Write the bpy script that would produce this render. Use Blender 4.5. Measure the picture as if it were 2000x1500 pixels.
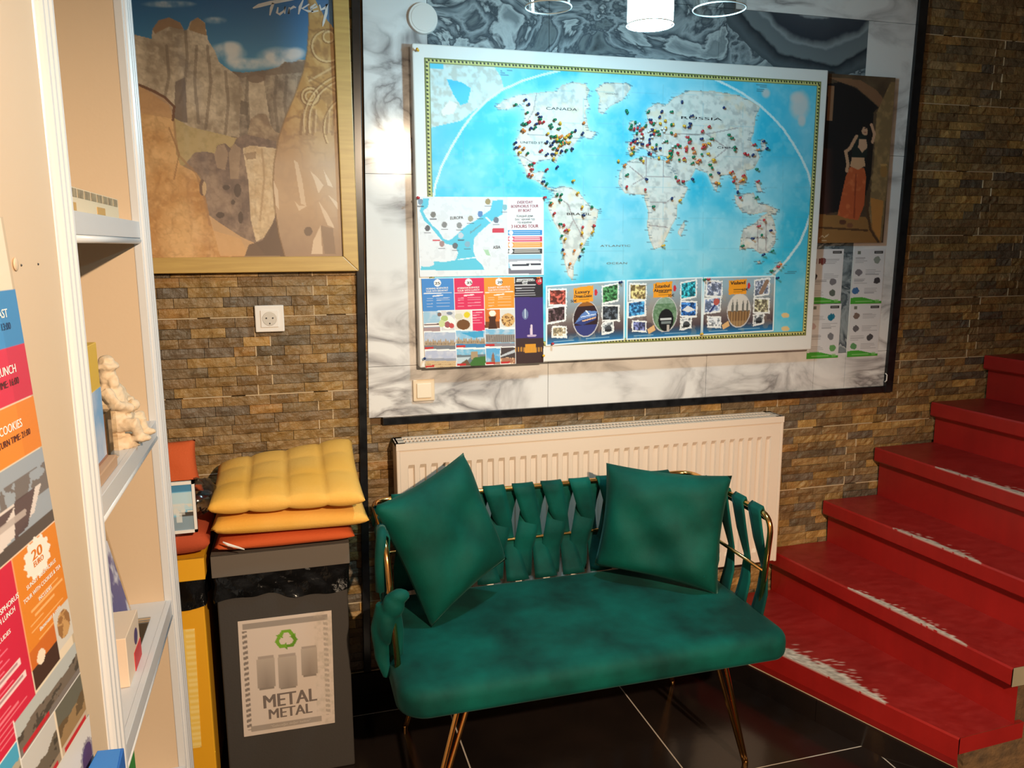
import bpy, bmesh, math, random
import numpy as np
from mathutils import Vector, Matrix
for o in list(bpy.data.objects): bpy.data.objects.remove(o)
SC = bpy.context.scene
COL = SC.collection
R_ = random.Random(7)
# ------------------------------------------------------------------ camera
F = 1544.05
YAW, PITCH, ROLL = [math.radians(a) for a in (16.0017, 9.97435, -0.25364)]
H, D = 1.52, 2.555                       # eye height, distance to the back wall
fw = np.array([math.sin(YAW)*math.cos(PITCH), math.cos(YAW)*math.cos(PITCH), -math.sin(PITCH)])
r0 = np.array([math.cos(YAW), -math.sin(YAW), 0.]); u0 = np.cross(r0, fw)
RV = math.cos(ROLL)*r0+math.sin(ROLL)*u0; UV = -math.sin(ROLL)*r0+math.cos(ROLL)*u0
cam = bpy.data.cameras.new('camera'); cam.sensor_fit = 'HORIZONTAL'; cam.sensor_width = 36; cam.lens = F/2000*36
cam.clip_start = .02
co = bpy.data.objects.new('camera', cam); COL.objects.link(co)
m = Matrix.Identity(4)
for i in range(3): m[i][0], m[i][1], m[i][2] = RV[i], UV[i], -fw[i]
m[2][3] = H
co.matrix_world = m; SC.camera = co
# ------------------------------------------------------------------ light and exposure
SC.view_settings.view_transform = 'Standard'; SC.view_settings.look = 'None'
SC.view_settings.gamma = 1; SC.view_settings.use_curve_mapping = False
SC.view_settings.exposure = 0.0
w = bpy.data.worlds.new('world'); SC.world = w; w.use_nodes = True
w.node_tree.nodes['Background'].inputs[0].default_value = (1.0, .80, .62, 1); w.node_tree.nodes['Background'].inputs[1].default_value = .16  # warm ambient fill, added; it enters through the open rear of the room
WARM_POS, WARM_DIR, WARM_W, WARM_CONE, WARM_BLEND = (.83, -.77, 2.19), (-.36, .42, -1.), 455, 141, .5
COOL_POS, COOL_W = (.855, 1.80, 2.10), 31
# ------------------------------------------------------------------ measuring helpers (points of the photograph on known planes)
def ray(x, y): return fw+(x-1000)/F*RV-(y-750)/F*UV
def aty(x, y, Y=D):
    d = ray(x, y); p = d*(Y/d[1]); return Vector((p[0], p[1], p[2]+H))
def atz(x, y, z=0.):
    d = ray(x, y); p = d*((z-H)/d[2]); return Vector((p[0], p[1], p[2]+H))
def atx(x, y, X):
    d = ray(x, y); p = d*(X/d[0]); return Vector((p[0], p[1], p[2]+H))
def proj(P):
    P = np.asarray(P, float)-np.array([0, 0, H]); z = P@fw
    return 1000+F*(P@RV)/z, 750-F*(P@UV)/z
def lin(c):
    c = np.asarray(c, float)/255.
    return np.where(c <= .04045, c/12.92, ((c+.055)/1.055)**2.4)
def L3(*c): return tuple(float(v) for v in lin(c))
# ------------------------------------------------------------------ materials
MATS = {}
def M(name, col, rough=.5, metal=0., col2=None, nscale=8., ndetail=4, mixlo=.35, mixhi=.65, bump=0., bscale=40., sheen=0., coat=0., spec=.5, coords='Object', emit=None, alpha=None, stretch=None):
    if name in MATS: return MATS[name]
    mt = bpy.data.materials.new(name); mt.use_nodes = True
    nt = mt.node_tree; b = nt.nodes['Principled BSDF']; N = nt.nodes.new; Lk = nt.links.new
    b.inputs['Base Color'].default_value = (*col, 1); b.inputs['Roughness'].default_value = rough
    b.inputs['Metallic'].default_value = metal; b.inputs['Specular IOR Level'].default_value = spec
    if sheen:
        b.inputs['Sheen Weight'].default_value = sheen; b.inputs['Sheen Roughness'].default_value = .35
        b.inputs['Sheen Tint'].default_value = (*[min(1, c*3+.12) for c in col], 1)
    if coat: b.inputs['Coat Weight'].default_value = coat; b.inputs['Coat Roughness'].default_value = .08
    tc = None
    if col2 is not None or bump:
        if coords == 'World': g = N('ShaderNodeNewGeometry'); tc = g.outputs['Position']
        else: g = N('ShaderNodeTexCoord'); tc = g.outputs[coords]
        if stretch:
            mp = N('ShaderNodeMapping'); mp.inputs['Scale'].default_value = stretch; Lk(tc, mp.inputs[0]); tc = mp.outputs[0]
    if col2 is not None:
        n = N('ShaderNodeTexNoise'); n.inputs['Scale'].default_value = nscale; n.inputs['Detail'].default_value = ndetail; Lk(tc, n.inputs['Vector'])
        rp = N('ShaderNodeValToRGB'); rp.color_ramp.elements[0].position = mixlo; rp.color_ramp.elements[1].position = mixhi
        rp.color_ramp.elements[0].color = (*col, 1); rp.color_ramp.elements[1].color = (*col2, 1)
        Lk(n.outputs['Fac'], rp.inputs[0]); Lk(rp.outputs[0], b.inputs['Base Color'])
    if bump:
        n2 = N('ShaderNodeTexNoise'); n2.inputs['Scale'].default_value = bscale; n2.inputs['Detail'].default_value = 5; Lk(tc, n2.inputs['Vector'])
        bp = N('ShaderNodeBump'); bp.inputs['Strength'].default_value = bump; bp.inputs['Distance'].default_value = .01
        Lk(n2.outputs['Fac'], bp.inputs['Height']); Lk(bp.outputs[0], b.inputs['Normal'])
    if emit: b.inputs['Emission Color'].default_value = (*emit[:3], 1); b.inputs['Emission Strength'].default_value = emit[3]
    MATS[name] = mt; return mt
def attr_mat(name, rough=.45, bump=0., bscale=60., coat=0., mult=None, spec=.5):
    """colour from the mesh's own 'Col' attribute, with optional grain"""
    if name in MATS: return MATS[name]
    mt = bpy.data.materials.new(name); mt.use_nodes = True
    nt = mt.node_tree; b = nt.nodes['Principled BSDF']; N = nt.nodes.new; Lk = nt.links.new
    a = N('ShaderNodeAttribute'); a.attribute_name = 'Col'; src = a.outputs['Color']
    b.inputs['Roughness'].default_value = rough; b.inputs['Specular IOR Level'].default_value = spec
    if coat: b.inputs['Coat Weight'].default_value = coat; b.inputs['Coat Roughness'].default_value = .06
    if mult:
        g = N('ShaderNodeNewGeometry'); n = N('ShaderNodeTexNoise'); n.inputs['Scale'].default_value = mult[0]; n.inputs['Detail'].default_value = 6
        Lk(g.outputs['Position'], n.inputs['Vector'])
        rp = N('ShaderNodeValToRGB'); rp.color_ramp.elements[0].position = .3; rp.color_ramp.elements[1].position = .72
        rp.color_ramp.elements[0].color = (*[mult[1]]*3, 1); rp.color_ramp.elements[1].color = (*[mult[2]]*3, 1)
        Lk(n.outputs['Fac'], rp.inputs[0])
        mx = N('ShaderNodeMix'); mx.data_type = 'RGBA'; mx.blend_type = 'MULTIPLY'; mx.inputs[0].default_value = 1
        Lk(src, mx.inputs[6]); Lk(rp.outputs[0], mx.inputs[7]); src = mx.outputs[2]
    if bump:
        g = N('ShaderNodeNewGeometry'); n2 = N('ShaderNodeTexNoise'); n2.inputs['Scale'].default_value = bscale; n2.inputs['Detail'].default_value = 6
        Lk(g.outputs['Position'], n2.inputs['Vector'])
        bp = N('ShaderNodeBump'); bp.inputs['Strength'].default_value = bump; bp.inputs['Distance'].default_value = .012
        Lk(n2.outputs['Fac'], bp.inputs['Height']); Lk(bp.outputs[0], b.inputs['Normal'])
    Lk(src, b.inputs['Base Color']); MATS[name] = mt; return mt
def pane_mat(name, tint=(1, 1, 1), ior=1.45, rough=.03, cap=1.):
    if name in MATS: return MATS[name]
    mt = bpy.data.materials.new(name); mt.use_nodes = True; nt = mt.node_tree; nt.nodes.clear(); N = nt.nodes.new; Lk = nt.links.new
    o = N('ShaderNodeOutputMaterial'); mx = N('ShaderNodeMixShader'); t = N('ShaderNodeBsdfTransparent'); g = N('ShaderNodeBsdfGlossy'); fr = N('ShaderNodeFresnel')
    t.inputs[0].default_value = (*tint, 1); g.inputs['Roughness'].default_value = rough; fr.inputs[0].default_value = ior
    mn = N('ShaderNodeMath'); mn.operation = 'MINIMUM'; mn.inputs[1].default_value = cap; Lk(fr.outputs[0], mn.inputs[0]); Lk(mn.outputs[0], mx.inputs[0]); Lk(t.outputs[0], mx.inputs[1]); Lk(g.outputs[0], mx.inputs[2]); Lk(mx.outputs[0], o.inputs[0])
    MATS[name] = mt; return mt
def marble_mat(name, base, vein, scale=2.2, vlo=.0, dark=False):
    if name in MATS: return MATS[name]
    mt = bpy.data.materials.new(name); mt.use_nodes = True; nt = mt.node_tree; b = nt.nodes['Principled BSDF']; N = nt.nodes.new; Lk = nt.links.new
    g = N('ShaderNodeNewGeometry'); mp = N('ShaderNodeMapping'); mp.inputs['Rotation'].default_value = (0, math.radians(38), 0)
    mp.inputs['Scale'].default_value = (1, 1, 2.0 if not dark else 1.2); Lk(g.outputs['Position'], mp.inputs[0])
    n0 = N('ShaderNodeTexNoise'); n0.inputs['Scale'].default_value = scale; n0.inputs['Detail'].default_value = 7; n0.inputs['Distortion'].default_value = .9 if not dark else 1.6
    Lk(mp.outputs[0], n0.inputs['Vector'])
    rp = N('ShaderNodeValToRGB'); E = rp.color_ramp.elements
    if dark:
        E[0].position = .25; E[0].color = (*L3(50, 56, 60), 1); E[1].position = .8; E[1].color = (*L3(150, 158, 160), 1)
        for p, c in ((.38, (112, 122, 126)), (.43, (70, 80, 88)), (.47, (150, 160, 164)), (.52, (104, 114, 120)), (.55, (62, 72, 80)), (.58, (176, 184, 186)), (.64, (120, 130, 134))):
            e = E.new(p); e.color = (*L3(*c), 1)
    else:
        E[0].position = .0; E[0].color = (*base, 1); E[1].position = 1; E[1].color = (*base, 1)
        for p, c in ((.40, base), (.47, vein), (.495, tuple(v*.55 for v in vein)), (.52, vein), (.62, base)):
            e = E.new(p); e.color = (*c, 1)
    Lk(n0.outputs['Fac'], rp.inputs[0])
    if not dark:
        n1 = N('ShaderNodeTexNoise'); n1.inputs['Scale'].default_value = 3.; n1.inputs['Detail'].default_value = 3; Lk(g.outputs['Position'], n1.inputs['Vector'])
        r2 = N('ShaderNodeValToRGB'); r2.color_ramp.elements[0].position = .40; r2.color_ramp.elements[1].position = .58; Lk(n1.outputs['Fac'], r2.inputs[0])
        mx = N('ShaderNodeMix'); mx.data_type = 'RGBA'; Lk(r2.outputs[0], mx.inputs[0]); mx.inputs[6].default_value = (*base, 1); Lk(rp.outputs[0], mx.inputs[7])
        Lk(mx.outputs[2], b.inputs['Base Color'])
    else:
        # one large banded geode in the agate print
        vm = N('ShaderNodeVectorMath'); vm.operation = 'SUBTRACT'; vm.inputs[1].default_value = (1.86, 2.55, 2.40); Lk(g.outputs['Position'], vm.inputs[0])
        vs = N('ShaderNodeVectorMath'); vs.operation = 'MULTIPLY'; vs.inputs[1].default_value = (.95, 0, 1.25); Lk(vm.outputs[0], vs.inputs[0])
        ln = N('ShaderNodeVectorMath'); ln.operation = 'LENGTH'; Lk(vs.outputs[0], ln.inputs[0])
        nn = N('ShaderNodeTexNoise'); nn.inputs['Scale'].default_value = 7; nn.inputs['Detail'].default_value = 4; Lk(g.outputs['Position'], nn.inputs['Vector'])
        ad = N('ShaderNodeMath'); ad.operation = 'MULTIPLY_ADD'; ad.inputs[1].default_value = .09; Lk(nn.outputs['Fac'], ad.inputs[0]); Lk(ln.outputs['Value'], ad.inputs[2])
        r3 = N('ShaderNodeValToRGB'); E3 = r3.color_ramp.elements; E3[0].position = .05; E3[0].color = (*L3(120, 126, 132), 1); E3[1].position = .42; E3[1].color = (*L3(70, 80, 86), 1)
        for p_, c_ in ((.12, (60, 68, 78)), (.17, (150, 156, 160)), (.18, (66, 74, 84)), (.26, (50, 58, 68)), (.29, (140, 150, 154)), (.30, (104, 114, 120)), (.35, (112, 122, 126)), (.36, (40, 48, 56)), (.40, (84, 94, 100))):
            e = E3.new(p_); e.color = (*L3(*c_), 1)
        Lk(ad.outputs[0], r3.inputs[0])
        st_ = N('ShaderNodeMath'); st_.operation = 'LESS_THAN'; st_.inputs[1].default_value = .42; Lk(ad.outputs[0], st_.inputs[0])
        mx = N('ShaderNodeMix'); mx.data_type = 'RGBA'; Lk(st_.outputs[0], mx.inputs[0]); Lk(rp.outputs[0], mx.inputs[6]); Lk(r3.outputs[0], mx.inputs[7]); Lk(mx.outputs[2], b.inputs['Base Color'])
    b.inputs['Roughness'].default_value = .11
    MATS[name] = mt; return mt
# ------------------------------------------------------------------ mesh builder
class MB:
    def __init__(s): s.v = []; s.f = []
    def add(s, vs, fs):
        k = len(s.v); s.v += [tuple(p) for p in vs]; s.f += [tuple(i+k for i in q) for q in fs]; return s
    def box(s, x0, x1, y0, y1, z0, z1, mat=None):
        vs = [(x, y, z) for z in (z0, z1) for y in (y0, y1) for x in (x0, x1)]
        if mat: vs = [mat @ Vector(v) for v in vs]
        return s.add(vs, [(0, 2, 3, 1), (4, 5, 7, 6), (0, 1, 5, 4), (2, 6, 7, 3), (0, 4, 6, 2), (1, 3, 7, 5)])
    def prism(s, pts, a, b):
        """pts: list of Vectors (a planar loop); extruded from +a to +b (vectors)"""
        n = len(pts); a = Vector(a); b = Vector(b)
        return s.add([Vector(p)+a for p in pts]+[Vector(p)+b for p in pts],
                     [tuple(range(n))[::-1], tuple(range(n, 2*n))]+[(i, (i+1) % n, n+(i+1) % n, n+i) for i in range(n)])
    def tube(s, pts, r, n=10, closed=False, taper=None):
        P = [Vector(p) for p in pts]; rings = []; up = None
        for i, p in enumerate(P):
            a = P[i-1] if (i or closed) else p; c = P[(i+1) % len(P)] if (i < len(P)-1 or closed) else p
            t = (c-a).normalized()
            if up is None: up = t.orthogonal().normalized()
            up = (up-t*up.dot(t)).normalized(); sd = t.cross(up)
            rr = r if taper is None else r*taper[i]
            rings.append([p+(up*math.cos(2*math.pi*k/n)+sd*math.sin(2*math.pi*k/n))*rr for k in range(n)])
        k0 = len(s.v); s.v += [tuple(q) for rg in rings for q in rg]; m_ = len(rings)
        for i in range(m_ if closed else m_-1):
            for k in range(n):
                a = k0+i*n+k; b = k0+i*n+(k+1) % n; j = (i+1) % m_
                s.f.append((a, b, k0+j*n+(k+1) % n, k0+j*n+k))
        if not closed: s.f.append(tuple(k0+k for k in range(n))[::-1]); s.f.append(tuple(k0+(m_-1)*n+k for k in range(n)))
        return s
    def lathe(s, prof, c=(0, 0, 0), n=24, cap=True):
        k0 = len(s.v)
        for r, z in prof:
            for k in range(n):
                a = 2*math.pi*k/n; s.v.append((c[0]+r*math.cos(a), c[1]+r*math.sin(a), c[2]+z))
        for i in range(len(prof)-1):
            for k in range(n):
                s.f.append((k0+i*n+k, k0+i*n+(k+1) % n, k0+(i+1)*n+(k+1) % n, k0+(i+1)*n+k))
        if cap: s.f.append(tuple(k0+k for k in range(n))[::-1]); s.f.append(tuple(k0+(len(prof)-1)*n+k for k in range(n)))
        return s
    def surf(s, fn, nu, nv, closed_u=False):
        k0 = len(s.v)
        for j in range(nv+1):
            for i in range(nu if closed_u else nu+1): s.v.append(tuple(fn(i/nu, j/nv)))
        W_ = nu if closed_u else nu+1
        for j in range(nv):
            for i in range(nu):
                i2 = (i+1) % W_
                s.f.append((k0+j*W_+i, k0+j*W_+i2, k0+(j+1)*W_+i2, k0+(j+1)*W_+i))
        return s
    def ball(s, c, r, n=12, m_=8, sc=(1, 1, 1), rot=None):
        c = Vector(c)
        def fn(u, v):
            a = 2*math.pi*u; b = math.pi*(v-.5)
            p = Vector((r*sc[0]*math.cos(a)*math.cos(b), r*sc[1]*math.sin(a)*math.cos(b), r*sc[2]*math.sin(b)))
            return c+(rot @ p if rot else p)
        return s.surf(fn, n, m_, True)
    def mesh(s, name):
        me = bpy.data.meshes.new(name); me.from_pydata(s.v, [], s.f); me.update(); return me
    def build(s, name, mat, parent=None, smooth=False, bevel=0, bseg=2, subsurf=0, recalc=True, solid=0, remesh=0, origin=None):
        me = s.mesh(name)
        if recalc:
            bm = bmesh.new(); bm.from_mesh(me); bmesh.ops.recalc_face_normals(bm, faces=bm.faces); bm.to_mesh(me); bm.free()
        if origin is not None: me.transform(Matrix.Translation(-Vector(origin)))
        o = link(name, me, mat, parent)
        if origin is not None: o.location = Vector(origin)
        if smooth: me.polygons.foreach_set('use_smooth', [True]*len(me.polygons))
        if remesh:
            q = o.modifiers.new('remesh', 'REMESH'); q.mode = 'VOXEL'; q.voxel_size = remesh; q.use_smooth_shade = True
        if solid: q = o.modifiers.new('solid', 'SOLIDIFY'); q.thickness = solid; q.offset = 0
        if bevel:
            q = o.modifiers.new('bevel', 'BEVEL'); q.width = bevel; q.segments = bseg; q.limit_method = 'ANGLE'; q.angle_limit = math.radians(40)
        if subsurf: q = o.modifiers.new('sub', 'SUBSURF'); q.levels = subsurf; q.render_levels = subsurf
        return o
def link(name, me, mat, parent=None):
    o = bpy.data.objects.new(name, me); COL.objects.link(o)
    if mat is not None and len(me.materials) == 0: me.materials.append(mat)
    if parent is not None: o.parent = parent
    return o
def tag(o, label=None, cat=None, group=None, kind=None):
    if label: o['label'] = label
    if cat: o['category'] = cat
    if group: o['group'] = group
    if kind: o['kind'] = kind
    return o
def thing(name, label, cat, loc=(0, 0, 0), group=None, kind=None):
    o = bpy.data.objects.new(name, None); COL.objects.link(o); o.location = loc; o.empty_display_size = .05
    return tag(o, label, cat, group, kind)
class T:
    """parts built in world coordinates under a thing that stands at loc"""
    def __init__(s, root): s.r = root; s.inv = Matrix.Translation(-Vector(root.location))
    def part(s, mb, name, mat, parent=None, **k):
        mb.v = [tuple(s.inv @ Vector(p)) for p in mb.v]; return mb.build(name, mat, parent or s.r, **k)
def smoothstep(e0, e1, x):
    t = np.clip((x-e0)/(e1-e0), 0, 1); return t*t*(3-2*t)
# ------------------------------------------------------------------ printed sheets: a fine grid whose points carry the print's colours
def vnoise(h, w_, cells, seed):
    rs = np.random.RandomState(seed); gy = max(2, int(cells*h/max(h, w_))+2); gx = max(2, int(cells*w_/max(h, w_))+2)
    g = rs.rand(gy, gx); y = np.linspace(0, gy-1.001, h); x = np.linspace(0, gx-1.001, w_)
    y0 = y.astype(int); x0 = x.astype(int); fy = (y-y0)[:, None]; fx = (x-x0)[None]; fy = fy*fy*(3-2*fy); fx = fx*fx*(3-2*fx)
    a = g[y0][:, x0]; b = g[y0][:, x0+1]; c = g[y0+1][:, x0]; d = g[y0+1][:, x0+1]
    return a*(1-fx)*(1-fy)+b*fx*(1-fy)+c*(1-fx)*fy+d*fx*fy
def fnoise(h, w_, cells, seed, oct_=4):
    s = np.zeros((h, w_)); a = 1.; t = 0
    for i in range(oct_): s += a*vnoise(h, w_, cells*2**i, seed+i); t += a; a *= .55
    return s/t
class Print:
    def __init__(s, tl, tr, br, bl, nx, ny, base):
        s.c = [np.array(q, float) for q in (tl, tr, br, bl)]; s.nx, s.ny = nx, ny
        u = np.linspace(0, 1, nx)[None, :, None]; v = np.linspace(0, 1, ny)[:, None, None]
        s.P = (s.c[0]*(1-u)+s.c[1]*u)*(1-v)+(s.c[3]*(1-u)+s.c[2]*u)*v
        s.X, s.Y = proj(s.P); s.U = np.broadcast_to(u[..., 0], (ny, nx)); s.V = np.broadcast_to(v[..., 0], (ny, nx))
        s.a = np.zeros((ny, nx, 3)); s.a[:] = base
    def noise(s, cells, seed, oct_=4): return fnoise(s.ny, s.nx, cells, seed, oct_)
    def put(s, mask, col, k=1.):
        mk = (np.asarray(mask, float)*k)[..., None]; s.a = s.a*(1-mk)+np.asarray(col, float)*mk; return s
    def inpoly(s, pts, uv=False):
        x, y = (s.U, s.V) if uv else (s.X, s.Y); ins = np.zeros(x.shape, bool); n = len(pts)
        for i in range(n):
            x1, y1 = pts[i]; x2, y2 = pts[(i+1) % n]
            if y1 == y2: continue
            ins ^= ((y1 > y) != (y2 > y)) & (x < (x2-x1)*(y-y1)/(y2-y1)+x1)
        return ins
    def poly(s, pts, col, k=1., uv=False): return s.put(s.inpoly(pts, uv), col, k)
    def rect(s, u0, v0, u1, v1, col, k=1.): return s.put((s.U >= u0) & (s.U <= u1) & (s.V >= v0) & (s.V <= v1), col, k)
    def ell(s, cu, cv, ru, rv, col, k=1., uv=True):
        x, y = (s.U, s.V) if uv else (s.X, s.Y)
        return s.put(((x-cu)/ru)**2+((y-cv)/rv)**2 <= 1, col, k)
    def line(s, pts, wd, col, k=1., uv=False):
        x, y = (s.U, s.V) if uv else (s.X, s.Y); mk = np.zeros(x.shape, bool)
        for (x1, y1), (x2, y2) in zip(pts[:-1], pts[1:]):
            dx, dy = x2-x1, y2-y1; t = np.clip(((x-x1)*dx+(y-y1)*dy)/(dx*dx+dy*dy+1e-9), 0, 1)
            mk |= (x-x1-t*dx)**2+(y-y1-t*dy)**2 < wd*wd
        return s.put(mk, col, k)
    def text_rows(s, u0, v0, u1, n, dv, h, col, seed=1, k=.8):
        rr = random.Random(seed)
        for i in range(n):
            e = u0+(u1-u0)*rr.uniform(.55, 1); s.rect(u0, v0+i*dv, e, v0+i*dv+h, col, k)
        return s
    def build(s, name, mat, parent=None, thick=.0012, inv=None):
        ny, nx = s.ny, s.nx; P = s.P.reshape(-1, 3)
        nrm = np.cross(s.c[1]-s.c[0], s.c[3]-s.c[0]); nrm /= np.linalg.norm(nrm)      # points away from the viewer side
        B = np.array([q+nrm*thick for q in s.c])
        V = np.concatenate([P, B])
        if inv is not None: V = V-np.array(inv)
        i = np.arange(ny*nx).reshape(ny, nx)
        q = np.stack([i[:-1, :-1], i[1:, :-1], i[1:, 1:], i[:-1, 1:]], -1).reshape(-1, 4)
        k = ny*nx; c = [i[0, 0], i[0, -1], i[-1, -1], i[-1, 0]]
        ex = np.array([[k, k+1, k+2, k+3]]+[[c[a], c[(a+1) % 4], k+(a+1) % 4, k+a] for a in range(4)])
        fc = np.concatenate([q, ex])
        me = bpy.data.meshes.new(name); me.vertices.add(len(V)); me.vertices.foreach_set('co', V.ravel())
        me.loops.add(fc.size); me.loops.foreach_set('vertex_index', fc.ravel().astype(np.int32))
        me.polygons.add(len(fc)); me.polygons.foreach_set('loop_start', (np.arange(len(fc))*4).astype(np.int32))
        me.update(calc_edges=True); me.validate()
        at = me.color_attributes.new('Col', 'FLOAT_COLOR', 'POINT')
        rgba = np.ones((len(V), 4)); rgba[:k, :3] = lin(np.clip(s.a, 0, 255)).reshape(-1, 3); rgba[k:, :3] = rgba[0, :3]
        at.data.foreach_set('color', rgba.ravel())
        return link(name, me, mat, parent)
PRINT = attr_mat('print', .42); PRINT_GLOSS = attr_mat('print_gloss', .5, spec=.3); CANVAS = attr_mat('painted_canvas', .6, bump=.15, bscale=500)
FONT = None
def text_mesh(txt, name, mat, parent, origin, xdir, ydir, size, align='LEFT', bold=0., width=None, shear=0., inv=None, lift=.0008):
    """flat lettering lying on a surface: xdir along the line, ydir up, a hair proud"""
    cu = bpy.data.curves.new('t', 'FONT'); cu.body = txt; cu.size = 1; cu.align_x = align; cu.shear = shear; cu.resolution_u = 3
    to = bpy.data.objects.new('t', cu); COL.objects.link(to)
    dg = bpy.context.evaluated_depsgraph_get(); dg.update()
    me = bpy.data.meshes.new_from_object(to.evaluated_get(dg)); bpy.data.objects.remove(to); bpy.data.curves.remove(cu)
    X = Vector(xdir).normalized(); Y = Vector(ydir).normalized(); Z = X.cross(Y).normalized()
    n = len(me.vertices); a = np.zeros(n*3); me.vertices.foreach_get('co', a); a = a.reshape(-1, 3)
    sx = sy = size
    if width and n: sx = width/max(1e-6, a[:, 0].max()-a[:, 0].min())
    o_ = np.array(origin); p = o_+np.outer(a[:, 0]*sx, X)+np.outer(a[:, 1]*sy, Y)+np.array(Z)*lift
    if inv is not None: p = p-np.array(inv)
    me.vertices.foreach_set('co', p.ravel()); me.update(); me.name = name; me.materials.clear()
    if bold and n:                                                  # heavier strokes: the outline laid down three times, a hair apart
        bm = bmesh.new(); 
        for dx in (-bold, 0, bold):
            k = len(bm.verts); bm.from_mesh(me); bm.verts.ensure_lookup_table()
            for v in bm.verts[k:]: v.co += X*dx*sx+Z*(.00005*(dx/bold+1))
        bm.to_mesh(me); bm.free()
    return link(name, me, mat, parent)
INK = M('ink_black', L3(30, 30, 34), .5); INKW = M('ink_white', L3(235, 235, 232), .5); INKR = M('ink_crimson', L3(150, 30, 60), .5); INKG = M('ink_grey', L3(120, 118, 116), .5)
INKO = M('ink_orange', L3(214, 120, 36), .5)
XW, ZW = Vector((1, 0, 0)), Vector((0, 0, 1))
# ================================================================== SETTING
# ---- floor: black tiles with grey joints
GROUT = M('floor_grout', L3(186, 176, 164), .9)
TILE = M('black_tile', L3(22, 18, 17), .16, col2=L3(34, 27, 24), nscale=3, bump=.02, bscale=30, coords='World')
fl = MB().box(-1.0, 3.6, -2.0, 2.70, -.06, -.0012).build('floor', GROUT); tag(fl, 'black tiled floor with thin grey joints', 'floor', kind='structure')
XL = [-1.0, -.7435, -.1435, .4565, 1.0565, 1.6565, 2.2565, 2.8565, 3.4565]; YL = [-2.0, -1.782, -1.182, -.582, .018, .618, 1.218, 1.818, 2.418, 2.566]
tile_me = {}
for i in range(len(XL)-1):
    for j in range(len(YL)-1):
        a, b = XL[i+1]-XL[i]-.0048, YL[j+1]-YL[j]-.0048; k = (round(a, 3), round(b, 3))
        if k not in tile_me:
            mb = MB().box(-a/2, a/2, -b/2, b/2, -.012, 0); tile_me[k] = mb.mesh('tile'); tile_me[k].materials.append(TILE)
        o = link('tile', tile_me[k], None, fl); o.location = ((XL[i]+XL[i+1])/2, (YL[j]+YL[j+1])/2, 0)
# ---- back wall: rough stone cladding, stone by stone
STONE = attr_mat('cladding_stone', .5, bump=.75, bscale=48, mult=(20, .66, 1.26), spec=.45)
MORTAR = M('dark_mortar', L3(104, 80, 54), .95, bump=.4, bscale=90); PALE = M('pale_grout', L3(196, 172, 138), .9)
wall = MB().box(-.85, 3.6, 2.566, 2.70, -.06, 2.62).build('wall_back', MORTAR); tag(wall, 'brown split stone clad back wall', 'wall', kind='structure')
PAL = [(142, 112, 70), (134, 106, 68), (150, 118, 70), (122, 97, 66), (110, 92, 68), (160, 124, 70), (126, 98, 62), (100, 86, 70), (138, 112, 76), (144, 108, 62)]
RH = .0302
def brick_geo(rr, ln, h=RH-.0014):
    mb = MB(); nx, nz = 5, 2; off = rr.uniform(-.002, .003)
    g = [[(ln*(i/nx-.5), -.0125-off+(rr.uniform(-.003, .003) if 0 < i < nx and 0 < j < nz else rr.uniform(0, .0035)), h*(j/nz-.5)) for i in range(nx+1)] for j in range(nz+1)]
    vs = [p for row in g for p in row]; W_ = nx+1; fs = [(j*W_+i, j*W_+i+1, (j+1)*W_+i+1, (j+1)*W_+i) for j in range(nz) for i in range(nx)]
    k = len(vs); bk = [(-ln/2, .002, -h/2), (ln/2, .002, -h/2), (ln/2, .002, h/2), (-ln/2, .002, h/2)]; vs += bk
    fs += [tuple([k, k+1]+[i for i in range(nx, -1, -1)]), tuple([k+2, k+3]+[nz*W_+i for i in range(nx+1)]),
           tuple([k+3, k]+[j*W_ for j in range(nz+1)]), tuple([k+1, k+2]+[j*W_+nx for j in range(nz, -1, -1)])]
    return mb.add(vs, fs)
def setcol(me, cols):
    at = me.color_attributes.new('Col', 'FLOAT_COLOR', 'POINT'); at.data.foreach_set('color', np.concatenate([np.asarray(cols, float), np.ones((len(me.vertices), 1))], 1).ravel())
VAR = []
for k in range(20):
    me = brick_geo(R_, .125).mesh('brick'); c = lin(np.array(PAL[k % len(PAL)])*R_.uniform(.88, 1.1)); setcol(me, np.tile(c, (len(me.vertices), 1))); me.materials.append(STONE); VAR.append(me)
STEPZ = [.172, .348, .52, .719, .888, 1.068, 1.25]
def under_stairs(x, z):
    for zz, xx in zip(STEPZ, (1.40, 1.79, 2.04, 2.30, 2.53, 2.77, 3.0)):
        if x > xx+.05 and z < zz-.02: return True
    return False
cand = []; grout = MB()
row = 0; z = .088
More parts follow.
